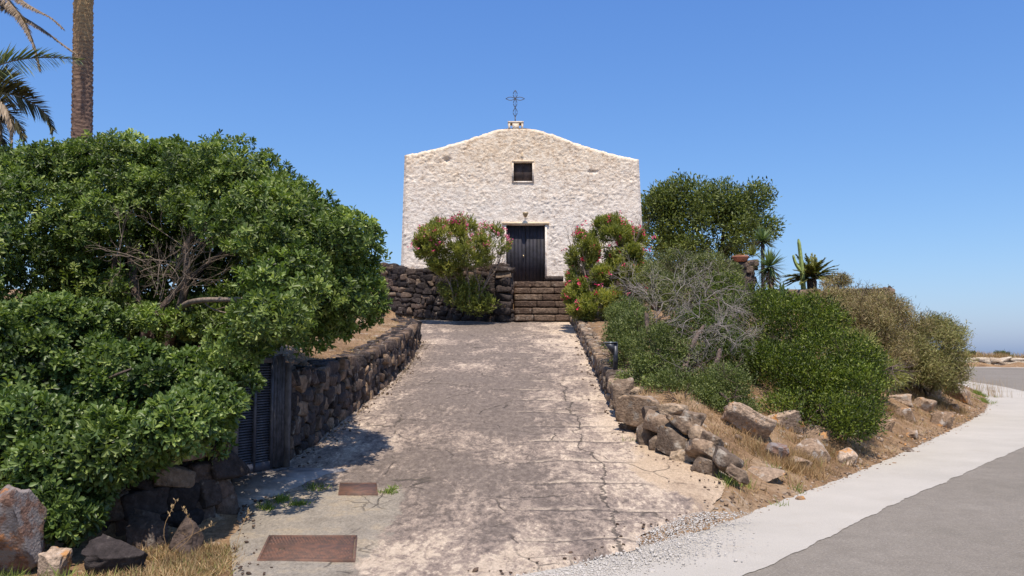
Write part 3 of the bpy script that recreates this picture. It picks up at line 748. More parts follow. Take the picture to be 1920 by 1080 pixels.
# ------------------------------------------------------------------ chapel
def plastermat():
    m, nt, b = newmat("old_limewash"); N = NB(nt); p = N.pos(); s = N.sep(p)
    n1 = N.noise(p, 1.1, 6, .6); n2 = N.noise(p, 7, 7, .7); n3 = N.noise(p, 30, 5, .7)
    h = N.math('ADD', s[2], N.math('MULTIPLY', N.math('SUBTRACT', n1, .5), 3.2))
    up = N.smooth(h, 6.6, 9.6)
    low = N.ramp(n2, [(.3, (.60, .51, .43)), (.55, (.80, .725, .64)), (.8, (.86, .81, .74))])
    hi = N.ramp(n2, [(.28, (.38, .26, .16)), (.45, (.70, .56, .41)), (.65, (.83, .73, .59))])
    c = N.mix(up, low, hi)
    c = N.mix(N.math('MULTIPLY', N.smooth(N.noise(p, 3.4, 8, .75), .575, .68), .7), c, (.33, .22, .14))
    c = N.mix(N.math('MULTIPLY', N.math('MULTIPLY', up, N.smooth(N.noise(p, 9, 6, .75), .60, .66)), .85), c, (.27, .18, .11))
    c = N.mix(N.math('MULTIPLY', N.smooth(N.noise(N.map(p, (3, 3, .5)), 1.6, 6, .6), .58, .72), .35), c, (.50, .45, .42))
    c = N.mix(1, c, N.ramp(n3, [(.3, .8), (.5, 1.0), (.7, 1.08)]), 'MULTIPLY')
    # bare stone where the coat has fallen
    N.link(c, b.inputs["Base Color"]); b.inputs["Roughness"].default_value = .9; b.inputs["Specular IOR Level"].default_value = .15
    N.bump(N.math('ADD', N.noise(p, 16, 8, .7), N.math('MULTIPLY', n3, .3)), b, .8, .05)
    return m
M['plaster'] = plastermat()
M['cream'] = plain("cream_render", (.74, .58, .38), .85, .12, 6, .4)
M['darkwood'] = plain("dark_door_paint", (.020, .019, .028), .75, .35, 5, .1)
M['shutter'] = plain("brown_shutter_paint", (.05, .035, .032), .85, .3, 5, .2)
CY = 30.5
chapel = empty("chapel", (P(966, 533, CY)[0], CY, FLOOR), "small whitewashed stone chapel with dark double door on top of the ramp", "chapel")
top_px = [(750, 293), (759, 289), (790, 283), (822, 276), (848, 268), (876, 260), (905, 250), (933, 241), (952, 238), (981, 237), (996, 239), (1018, 245), (1040, 251), (1062, 260), (1084, 268), (1110, 276), (1138, 284), (1170, 292), (1200, 298)]
tp = np.array([P(a, b_, CY) for a, b_ in top_px])
topz = lambda x: np.interp(x, tp[:, 0], tp[:, 2])
xlb, xrb = P(749.5, 505, CY)[0], P(1211, 505, CY)[0]
xlt, xrt = P(757.5, 290, CY)[0], P(1199, 298, CY)[0]
D0, D1 = P(949, 534, CY), P(1022, 422, CY)
W0, W1 = P(963, 340, CY), P(998, 305, CY)
zb0 = 3.9
ux = np.unique(np.r_[np.linspace(xlt, xrt, 250), D0[0], D1[0], W0[0], W1[0]])
uz = np.unique(np.r_[np.arange(zb0, 9.9, .036), D1[2], W0[2], W1[2]])
Xc, Zc = np.meshgrid(ux, uz)
tz = topz(Xc) + (sumsin(Xc.ravel()[:, None], 61, .5).reshape(Xc.shape) * .018 + sumsin(Xc.ravel()[:, None], 62, .15).reshape(Xc.shape) * .012) * ss(np.minimum(Xc - xlt, xrt - Xc), 0, .3); clamp = Zc >= tz; Zc2 = np.minimum(Zc, tz)
bat = np.clip((8.7 - Zc2) / 4.8, 0, 1)     # walls lean in slightly towards the top
mid = (xlt + xrt) / 2
def batx(x, b_): 
    fl = np.clip((mid - x) / (mid - xlt) - .55, 0, 1) / .45; fr = np.clip((x - mid) / (xrt - mid) - .55, 0, 1) / .45
    return x + (xlb - xlt) * b_ * fl + (xrb - xrt) * b_ * fr
Xc2 = batx(Xc, bat)
dispv = np.zeros(Xc.shape)
for i in range(Xc.shape[0]):
    for j in range(Xc.shape[1]):
        if clamp[i, j] and i > 0 and clamp[i - 1, j]: continue
        x_, z_ = Xc2[i, j], Zc2[i, j]
        v = Vector((x_ * 4.6, z_ * 6.5, 0)); wv = mnoise.noise_vector(v * .5) * 1.3
        d1, pts_ = mnoise.voronoi(v + wv)[0:2]
        st_ = min((d1[1] - d1[0]) * 1.6, 1.0)
        f_ = mnoise.fractal(Vector((x_ * 8.5 + wv[1], z_ * 11 + wv[0] * 2, 3.3)), .55, 2.1, 4)
        g_ = 1 - abs(mnoise.noise(Vector((x_ * 5 + wv[0], z_ * 9 + wv[1], 5)))) * 2
        h_ = mnoise.noise(Vector((x_ * 21, z_ * 30, 1)))
        am = .42 + .75 * max(0, mnoise.noise(Vector((x_ * 1.1, z_ * 1.3, 20))) + .4)
        dispv[i, j] = am * (.018 * st_ + .024 * f_ + .010 * g_ + .009 * h_) + .02 * mnoise.noise(Vector((x_ * 1.4, z_ * 1.4, 9)))
# hole where a stone is missing
hp = P(838, 300, CY)
dispv -= .14 * np.exp(-(((Xc2 - hp[0]) / .13) ** 2 + ((Zc2 - hp[2]) / .10) ** 2) * 1.5)
hp = P(1110, 322, CY)
dispv -= .08 * np.exp(-(((Xc2 - hp[0]) / .22) ** 2 + ((Zc2 - hp[2]) / .05) ** 2) * 1.5)
# smoother render round the openings
def rectdist(x, z, a, b_):
    dx = np.maximum(np.maximum(a[0] - x, x - b_[0]), 0); dz = np.maximum(np.maximum(a[2] - z, z - b_[2]), 0); return np.hypot(dx, dz)
rd = np.minimum(rectdist(Xc, Zc2, D0, D1), rectdist(Xc, Zc2, W0, W1))
dispv *= .25 + .75 * ss(rd, .05, .35)
ed = np.minimum(np.minimum(Xc - xlt, xrt - Xc), tz - Zc2 + .02)
rnd = .16 * (1 - ss(ed, 0, .16)) ** 2
Yc = CY - dispv + rnd
nx_, nz_ = len(ux), len(uz)
fcs = gridfaces(nx_, nz_)
cx = Xc.ravel()[fcs].mean(1); cz = np.c_[Zc.ravel()[fcs]].mean(1); allc = clamp.ravel()[fcs].all(1)
ind = ((cx > D0[0]) & (cx < D1[0]) & (cz < D1[2])) | ((cx > W0[0]) & (cx < W1[0]) & (cz > W0[2]) & (cz < W1[2]))
fcs = fcs[~ind & ~allc]
used = np.unique(fcs); remap = -np.ones(nx_ * nz_, int); remap[used] = np.arange(len(used))
VV = np.c_[Xc2.ravel(), Yc.ravel(), Zc2.ravel()][used]
mk("front_wall", VV, remap[fcs], M['plaster'], chapel, smooth=False)
# body behind the front: parapet slab, side and rear walls, roof
def prism(outline, y0, y1):
    n = len(outline); V = [(x, y0, z) for x, z in outline] + [(x, y1, z) for x, z in outline]
    V += [(np.mean([o[0] for o in outline]), y0, 5.5), (np.mean([o[0] for o in outline]), y1, 5.5)]
    q = [(i, (i + 1) % n, n + (i + 1) % n, n + i) for i in range(n)]
    t = [((i + 1) % n, i, 2 * n) for i in range(n)] + [(n + i, n + (i + 1) % n, 2 * n + 1) for i in range(n)]
    return np.array(V), np.array(q), np.array(t)
def outl(ins, drop):
    xs_ = np.linspace(xlt + ins, xrt - ins, 40)
    o = [(xlb + ins, zb0)] + [(x, topz(x) - drop) for x in xs_] + [(xrb - ins, zb0)]
    return o
V, q, t = prism(outl(.015, .03), CY + .45, CY + .46)
# parapet ring (open where the door and window are): top strip and sides
mb = MB()
ot = outl(.012, .022)
for (a, b_) in zip(ot[:-1], ot[1:]):
    mb.add([(a[0], CY + .13, a[1]), (b_[0], CY + .13, b_[1]), (b_[0], CY + .62, b_[1] - .01), (a[0], CY + .62, a[1] - .01)], [(0, 1, 2, 3)])
o2 = [(xlb + .012, zb0)] + [(xrb - .012, zb0)]
mb.build("parapet_top", M['plaster'], chapel)
V, q, t = prism(outl(.05, .32), CY + .45, CY + 9.0)
mk("side_wall", V, [q, t], M['plaster'], chapel)
rf = MB()
xs_ = np.linspace(xlt - .02, xrt + .02, 25)
for a, b_ in zip(xs_[:-1], xs_[1:]):
    for k_ in (0, 1):
        pass
    rf.add([(a, CY + .62, topz(a) - .28), (b_, CY + .62, topz(b_) - .28), (b_, CY + 9.1, topz(b_) - .28), (a, CY + 9.1, topz(a) - .28)], [(0, 1, 2, 3)])
rf.build("roof", M['cream'], chapel)
# reveals
def reveal(a, b_, dep, name):
    mb = MB(); x0, x1, z0, z1 = a[0], b_[0], a[2], b_[2]; y0, y1 = CY - .035, CY + dep
    mb.box(((x0 - .03), (y0 + y1) / 2, (z0 + z1) / 2), (.06, y1 - y0, z1 - z0 + .12))
    mb.box(((x1 + .03), (y0 + y1) / 2, (z0 + z1) / 2), (.06, y1 - y0, z1 - z0 + .12))
    mb.box(((x0 + x1) / 2, (y0 + y1) / 2 + .002, z1 + .03), (x1 - x0, y1 - y0, .06))
    if name == 'window_frame': mb.box(((x0 + x1) / 2, (y0 + y1) / 2 + .002, z0 - .03), (x1 - x0, y1 - y0, .06))
    return mb.build(name, M['plaster'], chapel)
reveal(D0, D1, .25, "door_frame")
lin = MB(); lin.box(((D0[0] + D1[0]) / 2, CY - .03, D1[2] + .06), (D1[0] - D0[0] + .3, .10, .07)); lin.build("lintel", M['cream'], chapel)
lin = MB(); lin.box(((W0[0] + W1[0]) / 2, CY - .02, W1[2] + .045), (W1[0] - W0[0] + .12, .06, .05)); lin.build("window_lintel", M['cream'], chapel)
for sx_, nm in ((0, 1), (1, -1)):
    mb = MB(); xa = D0[0] + .03 if sx_ == 0 else (D0[0] + D1[0]) / 2 + .006; xb = (D0[0] + D1[0]) / 2 - .006 if sx_ == 0 else D1[0] - .03
    npl = 5
    for k_ in range(npl):
        wv_ = (xb - xa) / npl; mb.box((xa + wv_ * (k_ + .5), CY + .17 + .002 * (k_ % 2), (FLOOR + D1[2]) / 2), (wv_ - .006, .045, D1[2] - FLOOR - .01))
    mb.box(((xa + xb) / 2, CY + .20, (FLOOR + D1[2]) / 2), (xb - xa, .03, D1[2] - FLOOR))
    dl = mb.build("door", M['darkwood'], chapel)
    if sx_ == 0:
        hb = MB(); hb.tube([(xb - .07, CY + .15, FLOOR + 1.02), (xb - .07, CY + .09, FLOOR + 1.02)], .012); hb.tube([(xb - .07, CY + .09, FLOOR + 1.06), (xb - .07, CY + .085, FLOOR + 1.02), (xb - .07, CY + .09, FLOOR + .98)], .022, 8)
        hb.build("handle", plain("brass", (.45, .35, .2), .35, .2, metal=.8), dl)
fr_ = reveal(W0, W1, .16, "window_frame")
mb = MB()
for k_ in range(2):
    xa = W0[0] + .015 + k_ * (W1[0] - W0[0]) / 2; xb = xa + (W1[0] - W0[0]) / 2 - .03
    mb.box(((xa + xb) / 2, CY + .12, (W0[2] + W1[2]) / 2), (xb - xa + .02, .03, W1[2] - W0[2] - .01))
mb.build("shutter", M['shutter'], chapel)
# ridge block with two dark holes, cross
b0, b1 = P(953, 240, CY), P(981, 227, CY)
mb = MB(); zc_ = (b0[2] + b1[2]) / 2; hz = b1[2] - b0[2] + .1; wx = b1[0] - b0[0]
mb.box(((b0[0] + b1[0]) / 2, CY + .22, b1[2] - .03), (wx + .03, .42, .06))
for fx in (-.5 * wx + .035, 0, .5 * wx - .035):
    mb.box(((b0[0] + b1[0]) / 2 + fx, CY + .22, zc_ - .06), (.07 if fx else .24, .40, hz - .02))
mb.build("ridge_block", M['plaster'], chapel)
mb = MB(); xc_ = P(966, 200, CY)[0]; yc_ = CY + .2
zt_, za_, zbm, zlow = P(0, 166, CY)[2], P(0, 182, CY)[2], P(0, 227, CY)[2], P(0, 216, CY)[2]
def loopz(z0, z1, wd):
    t_ = np.linspace(0, 1, 13); s_ = np.sin(t_ * math.pi) * wd
    for sg in (-1, 1): mb.tube(np.c_[xc_ + sg * s_, np.full(13, yc_), z0 + (z1 - z0) * t_], .013, 5)
def loopx(x0, x1, wd):
    t_ = np.linspace(0, 1, 13); s_ = np.sin(t_ * math.pi) * wd
    for sg in (-1, 1): mb.tube(np.c_[x0 + (x1 - x0) * t_, np.full(13, yc_), za_ + sg * s_], .013, 5)
zz_ = [zlow, zlow + (za_ - zlow) * .38, zlow + (za_ - zlow) * .70, za_]
loopz(zlow, zlow + (za_ - zlow) * .5, .075); loopz(zlow + (za_ - zlow) * .5, za_, .065); loopz(za_, zt_, .075)
hw_ = 18 * CY / F
loopx(xc_ - hw_, xc_, .06); loopx(xc_, xc_ + hw_, .06)
mb.tube([(xc_, yc_, zbm - .05), (xc_, yc_, zlow)], .022, 6)
mb.tube([(xc_, yc_ , zbm - .05), (xc_ + .001, yc_, zt_ - .02)], .008, 5)
mb.build("cross", M['iron'], chapel)
# lamp above the door
lp = P(985, 402, CY); lm = MB()
lm.tube([(lp[0], CY, lp[2]), (lp[0], CY - .22, lp[2] + .01)], .015); lm.tube([(lp[0], CY - .22, lp[2] + .05), (lp[0], CY - .22, lp[2] + .03), (lp[0], CY - .22, lp[2] - .02), (lp[0], CY - .22, lp[2] - .12), (lp[0], CY - .22, lp[2] - .14)], [.02, .11, .10, .055, .03], 10)
lm.build("lamp", plain("aged_lamp_metal", (.35, .27, .16), .5, .2, metal=.3), chapel)
cm = MB(); q_ = P(979, 293, CY); cm.box((q_[0], CY - .045, q_[2]), (.022, .02, .26)); cm.box((q_[0], CY - .045, q_[2] + .04), (.10, .02, .022)); cm.build("plaster_cross", M['cream'], chapel)

# ------------------------------------------------------------------ steps
steps = empty("stone_steps", (1.0, 27.8, 2.8), "flight of brown stone steps rising from the ramp to the chapel door", "steps")
ns = 6; z0_, z1_ = 2.74, FLOOR; rz_ = (z1_ - z0_) / ns
sxa, sxb = P(966, 590, 27.7)[0] - .02, P(1066, 590, 27.7)[0] + .02
for k_ in range(ns):
    r = np.random.default_rng(90 + k_); y0_ = 27.55 + k_ * .31; cs, dm = [], []
    x_ = sxa
    while x_ < sxb - .05:
        w_ = min(r.uniform(.42, .95), sxb - x_); cs.append((x_ + w_ / 2, y0_ + .20 + r.uniform(-.012, .012), z0_ + rz_ * (k_ + .5) + .005)); dm.append((w_ / 2 * 1.0, .215, rz_ / 2 * .92)); x_ += w_
    Vs, Fs_, Ts = [], [], []; nn0 = 0
    for c_, d_ in zip(cs, dm):
        g1 = np.linspace(-1, 1, 9); U, Fa = ICO[4]; B = U / (np.abs(U) ** 14).sum(1)[:, None] ** (1 / 14.0)
        ns_ = sumsin(B * np.array(d_) + np.array(c_), int(k_ * 17 + 3), .22) * .012 + sumsin(B * np.array(d_) + np.array(c_), int(k_ * 17 + 9), .07) * .006
        V = (B * (np.array(d_) * (.99, 1, .86)) ) + norm0(U) * ns_[:, None] + np.array(c_)
        Vs.append(V); Fs_.append(Fa + nn0); Ts.append(np.full(len(V), r.uniform(.1, .95))); nn0 += len(V)
    mk("step", np.vstack(Vs), np.vstack(Fs_), M['stepstone'], steps, tint=np.concatenate(Ts), smooth=True)
mb = MB()
for k_ in range(ns): mb.box(((sxa + sxb) / 2, 27.55 + k_ * .31 + .08 + 1.2 / 2 + .1, z0_ + rz_ * (k_ + .5) - .03), (sxb - sxa - .02, 1.3, rz_ * .9))
mb.box(((sxa + sxb) / 2, 29.95, FLOOR - .25), (sxb - sxa + .3, 1.2, .49))
mb.build("stair_core", M['basalt'], steps)
mb = MB(); a_ = P(1036, 530, 29.6); mb.box((a_[0] + .05, 29.5, FLOOR + .10), (.62, .5, .16)); o = mb.build("stone_block", M['basalt']); tag(o, "loose flat stone block on the landing right of the chapel door", "stone block")
# pillars at both sides of the foot of the steps
for (x_, y_, lb, sd) in ((.02 - .30, 27.70, "dark stone pier at the left of the steps", 97), (sxb + .19, 27.62, "dark stone pier at the right of the steps behind the pink oleander", 98)):
    r = np.random.default_rng(sd); cs, dm = [], []; z_ = 2.7
    while z_ < 4.5:
        h_ = r.uniform(.2, .3); cs.append((x_, y_ + .1, z_ + h_ / 2)); dm.append((.26 if sd == 97 else .17, .27, h_ / 2 * 1.05)); z_ += h_ * .95
    V, Fa, ti = stones(np.array(cs), np.array(dm), randaxes(len(cs), r, .03, np.zeros(len(cs))), 3, .07, .35, sd)
    o = mk("stone_pier", V, Fa, M['basalt'], tint=ti, smooth=True); tag(o, lb, "stone pier")

# ------------------------------------------------------------------ louvred door, covers, bollard lamp
ga, gb = np.array((-3.10, 9.58)), np.array((-2.73, 10.36)); gv = gb - ga; GL = np.linalg.norm(gv); gd = gv / GL; grz = math.atan2(gd[1], gd[0]); gn = np.array((gd[1], -gd[0]))
gate = empty("louvred_door", (ga[0], ga[1], .34), "dark louvred utility door with a plank panel set in the left wall", "door")
M['gate'] = plain("dark_blue_grey_paint", (.050, .052, .066), .55, .3, 12, .2)
M['gatewood'] = plain("weathered_grey_plank", (.055, .052, .058), .7, .4, 14, .3)
def gp(u, o_=0): p = ga + gd * u + gn * o_; return p
def gbox(mb, u, o_, z, d): p = gp(u, o_); mb.box((p[0], p[1], z), d, grz)
zb_, zt2 = .36, 1.66
mb = MB()
for u in (.02, .30, .585): gbox(mb, u, .02, (zb_ + zt2) / 2, (.035, .05, zt2 - zb_))
gbox(mb, .30, .021, zb_ + .05, (.60, .045, .10)); gbox(mb, .30, .021, zt2 - .03, (.60, .045, .06))
mb.build("frame", M['gate'], gate)
for u0 in (.16, .4425):
    mb = MB()
    for z_ in np.arange(zb_ + .12, zt2 - .08, .030):
        p = gp(u0, .015); k, l_ = math.cos(grz), math.sin(grz)
        Xa = np.array((k, l_, 0)); Ya = np.array((-l_ * .75, k * .75, .66)); Ya /= np.linalg.norm(Ya); Za = np.cross(Xa, Ya)
        mb.box((p[0], p[1], z_), (.245, .032, .005), ax=[Xa, Ya, Za])
    p = gp(u0, -.02); mb.box((p[0], p[1], (zb_ + zt2) / 2), (.26, .006, zt2 - zb_ - .02), grz)
    mb.build("louvre_panel", M['gate'], gate)
mb = MB()
for k_ in range(4): gbox(mb, .635 + .045 * k_, .03 + .004 * (k_ % 2), (zb_ + zt2) / 2 + .02, (.041, .03, zt2 - zb_ + .02 * (k_ % 3)))
mb.build("plank_panel", M['gatewood'], gate)
mb = MB(); gbox(mb, .42, -.10, (zb_ + zt2) / 2 - .02, (.92, .12, zt2 - zb_)); gbox(mb, .42, -.02, zb_ - .15, (.98, .22, .29)); gbox(mb, -.06, 0, 1.0, (.07, .2, 1.35)); gbox(mb, .845, 0, .95, (.05, .16, 1.3))
mb.build("surround", plain("grey_render", (.11, .095, .09), .9, .3, 9, .5), gate)
# sloped concrete foot in front of the door
pts = [gp(-.1, .09), gp(.88, .09), gp(1.15, .75), gp(-.55, .62)]
V = [(*pts[0], .345), (*pts[1], .345), (*pts[2], float(zd(pts[2][1])) + .015), (*pts[3], float(zd(pts[3][1])) + .015), (*pts[0], 0), (*pts[1], 0), (*pts[2], 0), (*pts[3], 0)]
o = mk("concrete_apron", V, np.array([(0, 3, 2, 1), (0, 4, 7, 3), (1, 2, 6, 5), (3, 7, 6, 2), (0, 1, 5, 4)]), plain("worn_concrete", (.30, .27, .245), .9, .25, 5, .6, bd=.02)); tag(o, "sloping concrete foot below the louvred door", kind="structure")

M['rust'] = plain("rusty_red_iron", (.155, .078, .052), .75, .25, 14, .3, vcol=(.09, .055, .042))
def cover(pts, label, studs, name="manhole_cover"):
    A, B, C_, D_ = [G(a, b_, fzd) for a, b_ in pts]   # near left, near right, far right, far left
    zt = float(max(zd(A[1]), zd(C_[1]))) 
    e = empty(name, ((A + C_) / 2), label, "manhole cover")
    lerp = lambda u, v, h: (A * (1 - u) * (1 - v) + B * u * (1 - v) + C_ * u * v + D_ * (1 - u) * v) + np.array((0, 0, .028 + h))
    mb = MB()
    def slab(u0, u1, v0, v1, h0, h1):
        V = [lerp(u, v, h) for h in (h0, h1) for (u, v) in ((u0, v0), (u1, v0), (u1, v1), (u0, v1))]
        mb.add(V, [(0, 3, 2, 1), (4, 5, 6, 7), (0, 1, 5, 4), (1, 2, 6, 5), (2, 3, 7, 6), (3, 0, 4, 7)])
    m_ = .02
    slab(0, m_, 0, 1, -.05, .008); slab(1 - m_, 1, 0, 1, -.05, .008); slab(m_, 1 - m_, 0, m_ * 1.2, -.05, .008); slab(m_, 1 - m_, 1 - m_ * 1.2, 1, -.05, .008)
    mb.build("frame", M['rust'], e)
    mb = MB(); slab(m_ * 1.4, 1 - m_ * 1.4, m_ * 1.7, 1 - m_ * 1.7, -.04, .002)
    if studs:
        nu, nv = studs
        for i in range(nu):
            for j in range(nv):
                if abs(j - nv / 2) < .6: continue
                u, v = m_ * 2 + (1 - m_ * 4) * (i + .5 + .5 * (j % 2) * .9) / nu, m_ * 2 + (1 - m_ * 4) * (j + .5) / nv
                du, dv = .36 / nu, .34 / nv
                if u + du > 1 - m_ * 1.6: continue
                V = [lerp(u - du, v, .002), lerp(u, v - dv, .002), lerp(u + du, v, .002), lerp(u, v + dv, .002), lerp(u, v, .014)]
                mb.add(V, t=[(0, 1, 4), (1, 2, 4), (2, 3, 4), (3, 0, 4)])
    mb.build("lid", M['rust'], e)
cover([(482, 1057), (666, 1057), (670, 1011), (504, 1011)], "large studded rusty iron cover set in the slab at the foot of the ramp", (26, 13))
cover([(634, 932), (709, 932), (706, 911), (637, 911)], "small plain rusty cover farther up the ramp", None)

bl_px = G(1151, 697, lambda x, y: float(zd(y)) + .42)
bl = empty("bollard_lamp", bl_px, "dark grey garden bollard lamp with a slanted hood on the right kerb wall", "bollard lamp")
mb = MB(); hb_ = 54 * bl_px[1] / F; mb.box((bl_px[0] + .03, bl_px[1], bl_px[2] + hb_ / 2), (.075, .09, hb_)); mb.build("post", M['darkmetal'], bl)
mb = MB(); x0_, y0_, zt_ = bl_px[0] - .005, bl_px[1], bl_px[2] + hb_
V = [(x0_ - .155, y0_ - .06, zt_ - .012), (x0_, y0_ - .06, zt_ - .005), (x0_, y0_ - .06, zt_ - .22), (x0_ - .155, y0_ + .06, zt_ - .012), (x0_, y0_ + .06, zt_ - .005), (x0_, y0_ + .06, zt_ - .22), (x0_ - .07, y0_ - .06, zt_ - .13), (x0_ - .07, y0_ + .06, zt_ - .13)]
mb.add(V, [(0, 6, 7, 3), (6, 2, 5, 7), (0, 3, 4, 1), (1, 4, 5, 2)], [(0, 1, 6), (1, 2, 6), (3, 7, 4), (4, 7, 5)])
mb.build("lamp_head", M['darkmetal'], bl)
mb = MB(); mb.box((x0_ - .05, y0_, zt_ + .006), (.23, .14, .014)); mb.build("cap", plain("grey_cap_metal", (.22, .26, .32), .35, .2, 8, metal=.4), bl)

# ------------------------------------------------------------------ foliage machinery
def L(px, py, Yd, rx, ry, rd): 
    c = P(px, py, Yd); return (c, np.array((rx * Yd / F, rd, ry * Yd / F)))
def norm(a): return a / (np.linalg.norm(a, axis=-1, keepdims=True) + 1e-9)
def crown(lobes, n, seed, shell=.78, carve=(), lump=.13, lscale=.7, ground=True, keep=.0, below=-.55, clr=.06):
    r = np.random.default_rng(seed); ar = np.array([(l[1][0] * l[1][1] * l[1][2]) ** (2 / 3) for l in lobes]); k = r.choice(len(lobes), n * 2, p=ar / ar.sum())
    u = norm(r.normal(size=(n * 2, 3))); C_ = np.array([l[0] for l in lobes])[k]; R_ = np.array([l[1] for l in lobes])[k]
    rad = 1 - (1 - shell) * r.random(n * 2) ** 1.6
    pos = C_ + u * R_ * rad[:, None]
    ls = sumsin(C_ + u * R_, seed + 1, lscale) * lump + sumsin(C_ + u * R_, seed + 2, lscale * .4) * lump * .45
    pos = C_ + u * R_ * (rad * (1 + ls))[:, None]
    nr = norm(u / R_)
    ok = u[:, 2] > below - .3 * r.random(n * 2)
    for i, (c, R) in enumerate(lobes):
        q = np.linalg.norm((pos - c) / R, axis=1)
        ok &= ~((q < .80) & (k != i)) | (r.random(n * 2) < keep)
    for c, R in carve: ok &= np.linalg.norm((pos - c) / R, axis=1) > 1
    if ground: ok &= pos[:, 2] > T(pos[:, 0], pos[:, 1]) + clr
    pos, nr = pos[ok][:n], nr[ok][:n]
    return pos, nr
def clumps(lobes, per_m2, rad, seed, carve=(), ground=True, squash=.8):
    """many small lobes sitting on the surface of the big ones"""
    r = np.random.default_rng(seed); out = []
    for i, (c, R) in enumerate(lobes):
        area = 4 * math.pi * ((R[0] * R[1]) ** 1.6 / 3 + (R[0] * R[2]) ** 1.6 / 3 + (R[1] * R[2]) ** 1.6 / 3) ** (1 / 1.6)
        for _ in range(max(3, int(area * per_m2))):
            u = norm(r.normal(size=3))
            if u[2] < -.75: continue
            q = rad * r.uniform(.6, 1.35); p = c + u * (R - q * .75) * r.uniform(.91, 1.09)
            if any(np.linalg.norm((p - c2) / np.maximum(R2 - q * .75, .05)) < .72 for j, (c2, R2) in enumerate(lobes) if j != i): continue
            if any(np.linalg.norm((p - c2) / R2) < 1 for c2, R2 in carve): continue
            if ground and p[2] < fT(p[0], p[1]) + q * .2: continue
            out.append((p, np.array((q, q, q * squash)), u))
    return out
def clump_points(cl, n, seed, shell=.6, outw=.35, ground=True, carve=()):
    r = np.random.default_rng(seed); w_ = np.array([c[1][0] ** 2 for c in cl]); k = r.choice(len(cl), int(n * 1.5), p=w_ / w_.sum())
    C_ = np.array([c[0] for c in cl])[k]; R_ = np.array([c[1] for c in cl])[k]; U_ = np.array([c[2] for c in cl])[k]
    u = norm(r.normal(size=C_.shape) + U_ * outw * 2); rr = shell + (1.08 - shell) * r.random(len(u)) ** .55
    pos = C_ + u * R_ * rr[:, None]
    ok = np.ones(len(pos), bool)
    if ground: ok &= pos[:, 2] > T(pos[:, 0], pos[:, 1]) + .05
    for c, R in carve: ok &= np.linalg.norm((pos - c) / R, axis=1) > 1
    tb = r.normal(0, .10, len(cl))[k]
    return pos[ok][:n], norm(u * .8 + U_ * .5)[ok][:n], tb[ok][:n]
def perp(a, r):
    v = r.normal(size=a.shape); v -= (v * a).sum(1)[:, None] * a; return norm(v)
def leafgeo(base, d, n_, Ln, W, tint, shape='obovate', fold=.25, droop=0):
    s_ = norm(np.cross(d, n_)); Ln = Ln[:, None]; W = W[:, None]
    m = len(base)
    if shape == 'diamond':
        mid = base + d * Ln * .5
        V = np.stack([base, mid + s_ * W * .5 + n_ * W * fold, base + d * Ln, mid - s_ * W * .5 + n_ * W * fold], 1).reshape(-1, 3)
        i = np.arange(m) * 4; t = np.concatenate([np.c_[i, i + 1, i + 2], np.c_[i, i + 2, i + 3]])
        return V, [t], np.repeat(tint, 4)
    if shape == 'quad':
        mid = base + d * Ln * .55
        V = np.stack([base, mid + s_ * W * .5, base + d * Ln - n_ * Ln * droop, mid - s_ * W * .5], 1).reshape(-1, 3)
        return V, [np.arange(m * 4).reshape(m, 4)], np.repeat(tint, 4)
    if shape == 'strap':
        a, b_, c = base, base + d * Ln * .55 - n_ * Ln * droop * .3, base + d * Ln - n_ * Ln * droop
        V = np.stack([a + s_ * W * .4, b_ + s_ * W * .5, c, b_ - s_ * W * .5, a - s_ * W * .4], 1).reshape(-1, 3)
        i = np.arange(m) * 5
        return V, [np.c_[i, i + 1, i + 3, i + 4], np.c_[i + 1, i + 2, i + 3]], np.repeat(tint, 5)
    w1, w2 = (.32, .5) if shape == 'obovate' else (.5, .42)
    l1, l2 = (.38, .76) if shape == 'obovate' else (.3, .7)
    up = n_ * W * fold
    V = np.stack([base, base + d * Ln * l1 + s_ * W * w1 + up, base + d * Ln * l2 + s_ * W * w2 + up, base + d * Ln - n_ * Ln * droop,
                  base + d * Ln * l2 - s_ * W * w2 + up, base + d * Ln * l1 - s_ * W * w1 + up], 1).reshape(-1, 3)
    i = np.arange(m) * 6
    return V, [np.c_[i, i + 1, i + 2, i + 3], np.c_[i, i + 3, i + 4, i + 5]], np.repeat(tint, 6)
def rosettes(pos, nr, k, Ln, W, seed, spread=(25, 85), up=.35, wob=.45, shape='obovate', tbias=0., fold=.2, stem=.6):
    r = np.random.default_rng(seed); n = len(pos)
    ax = norm(nr + np.array((0, 0, up)) + r.normal(size=nr.shape) * wob)
    base = np.repeat(pos, k, 0); axr = np.repeat(ax, k, 0); m = len(base)
    t = np.tile(np.linspace(0, 1, k), n); th = np.radians(spread[0] + (spread[1] - spread[0]) * t + r.normal(0, 9, m))
    e1 = perp(ax, r); e2 = np.cross(ax, e1); ph = np.tile(np.arange(k) * 2.4, n) + np.repeat(r.uniform(0, 6.28, n), k) + r.normal(0, .2, m)
    rad = np.repeat(e1, k, 0) * np.cos(ph)[:, None] + np.repeat(e2, k, 0) * np.sin(ph)[:, None]
    d = norm(axr * np.cos(th)[:, None] + rad * np.sin(th)[:, None])
    nn_ = norm(axr - (axr * d).sum(1)[:, None] * d + r.normal(size=(m, 3)) * .12); nn_ = norm(nn_ - (nn_ * d).sum(1)[:, None] * d)
    base = base - axr * (t * Ln * stem)[:, None]
    ll = Ln * r.uniform(.7, 1.15, m) * (.65 + .35 * np.sin(np.minimum(t * 2, 1) * 1.57))
    tint = np.clip(np.repeat(r.normal(.42, .15, n) + tbias, k) + (1 - t) * .28 + r.normal(0, .10, m), 0, 1)
    return leafgeo(base, d, nn_, ll, W * r.uniform(.8, 1.2, m), tint, shape, fold, .06)
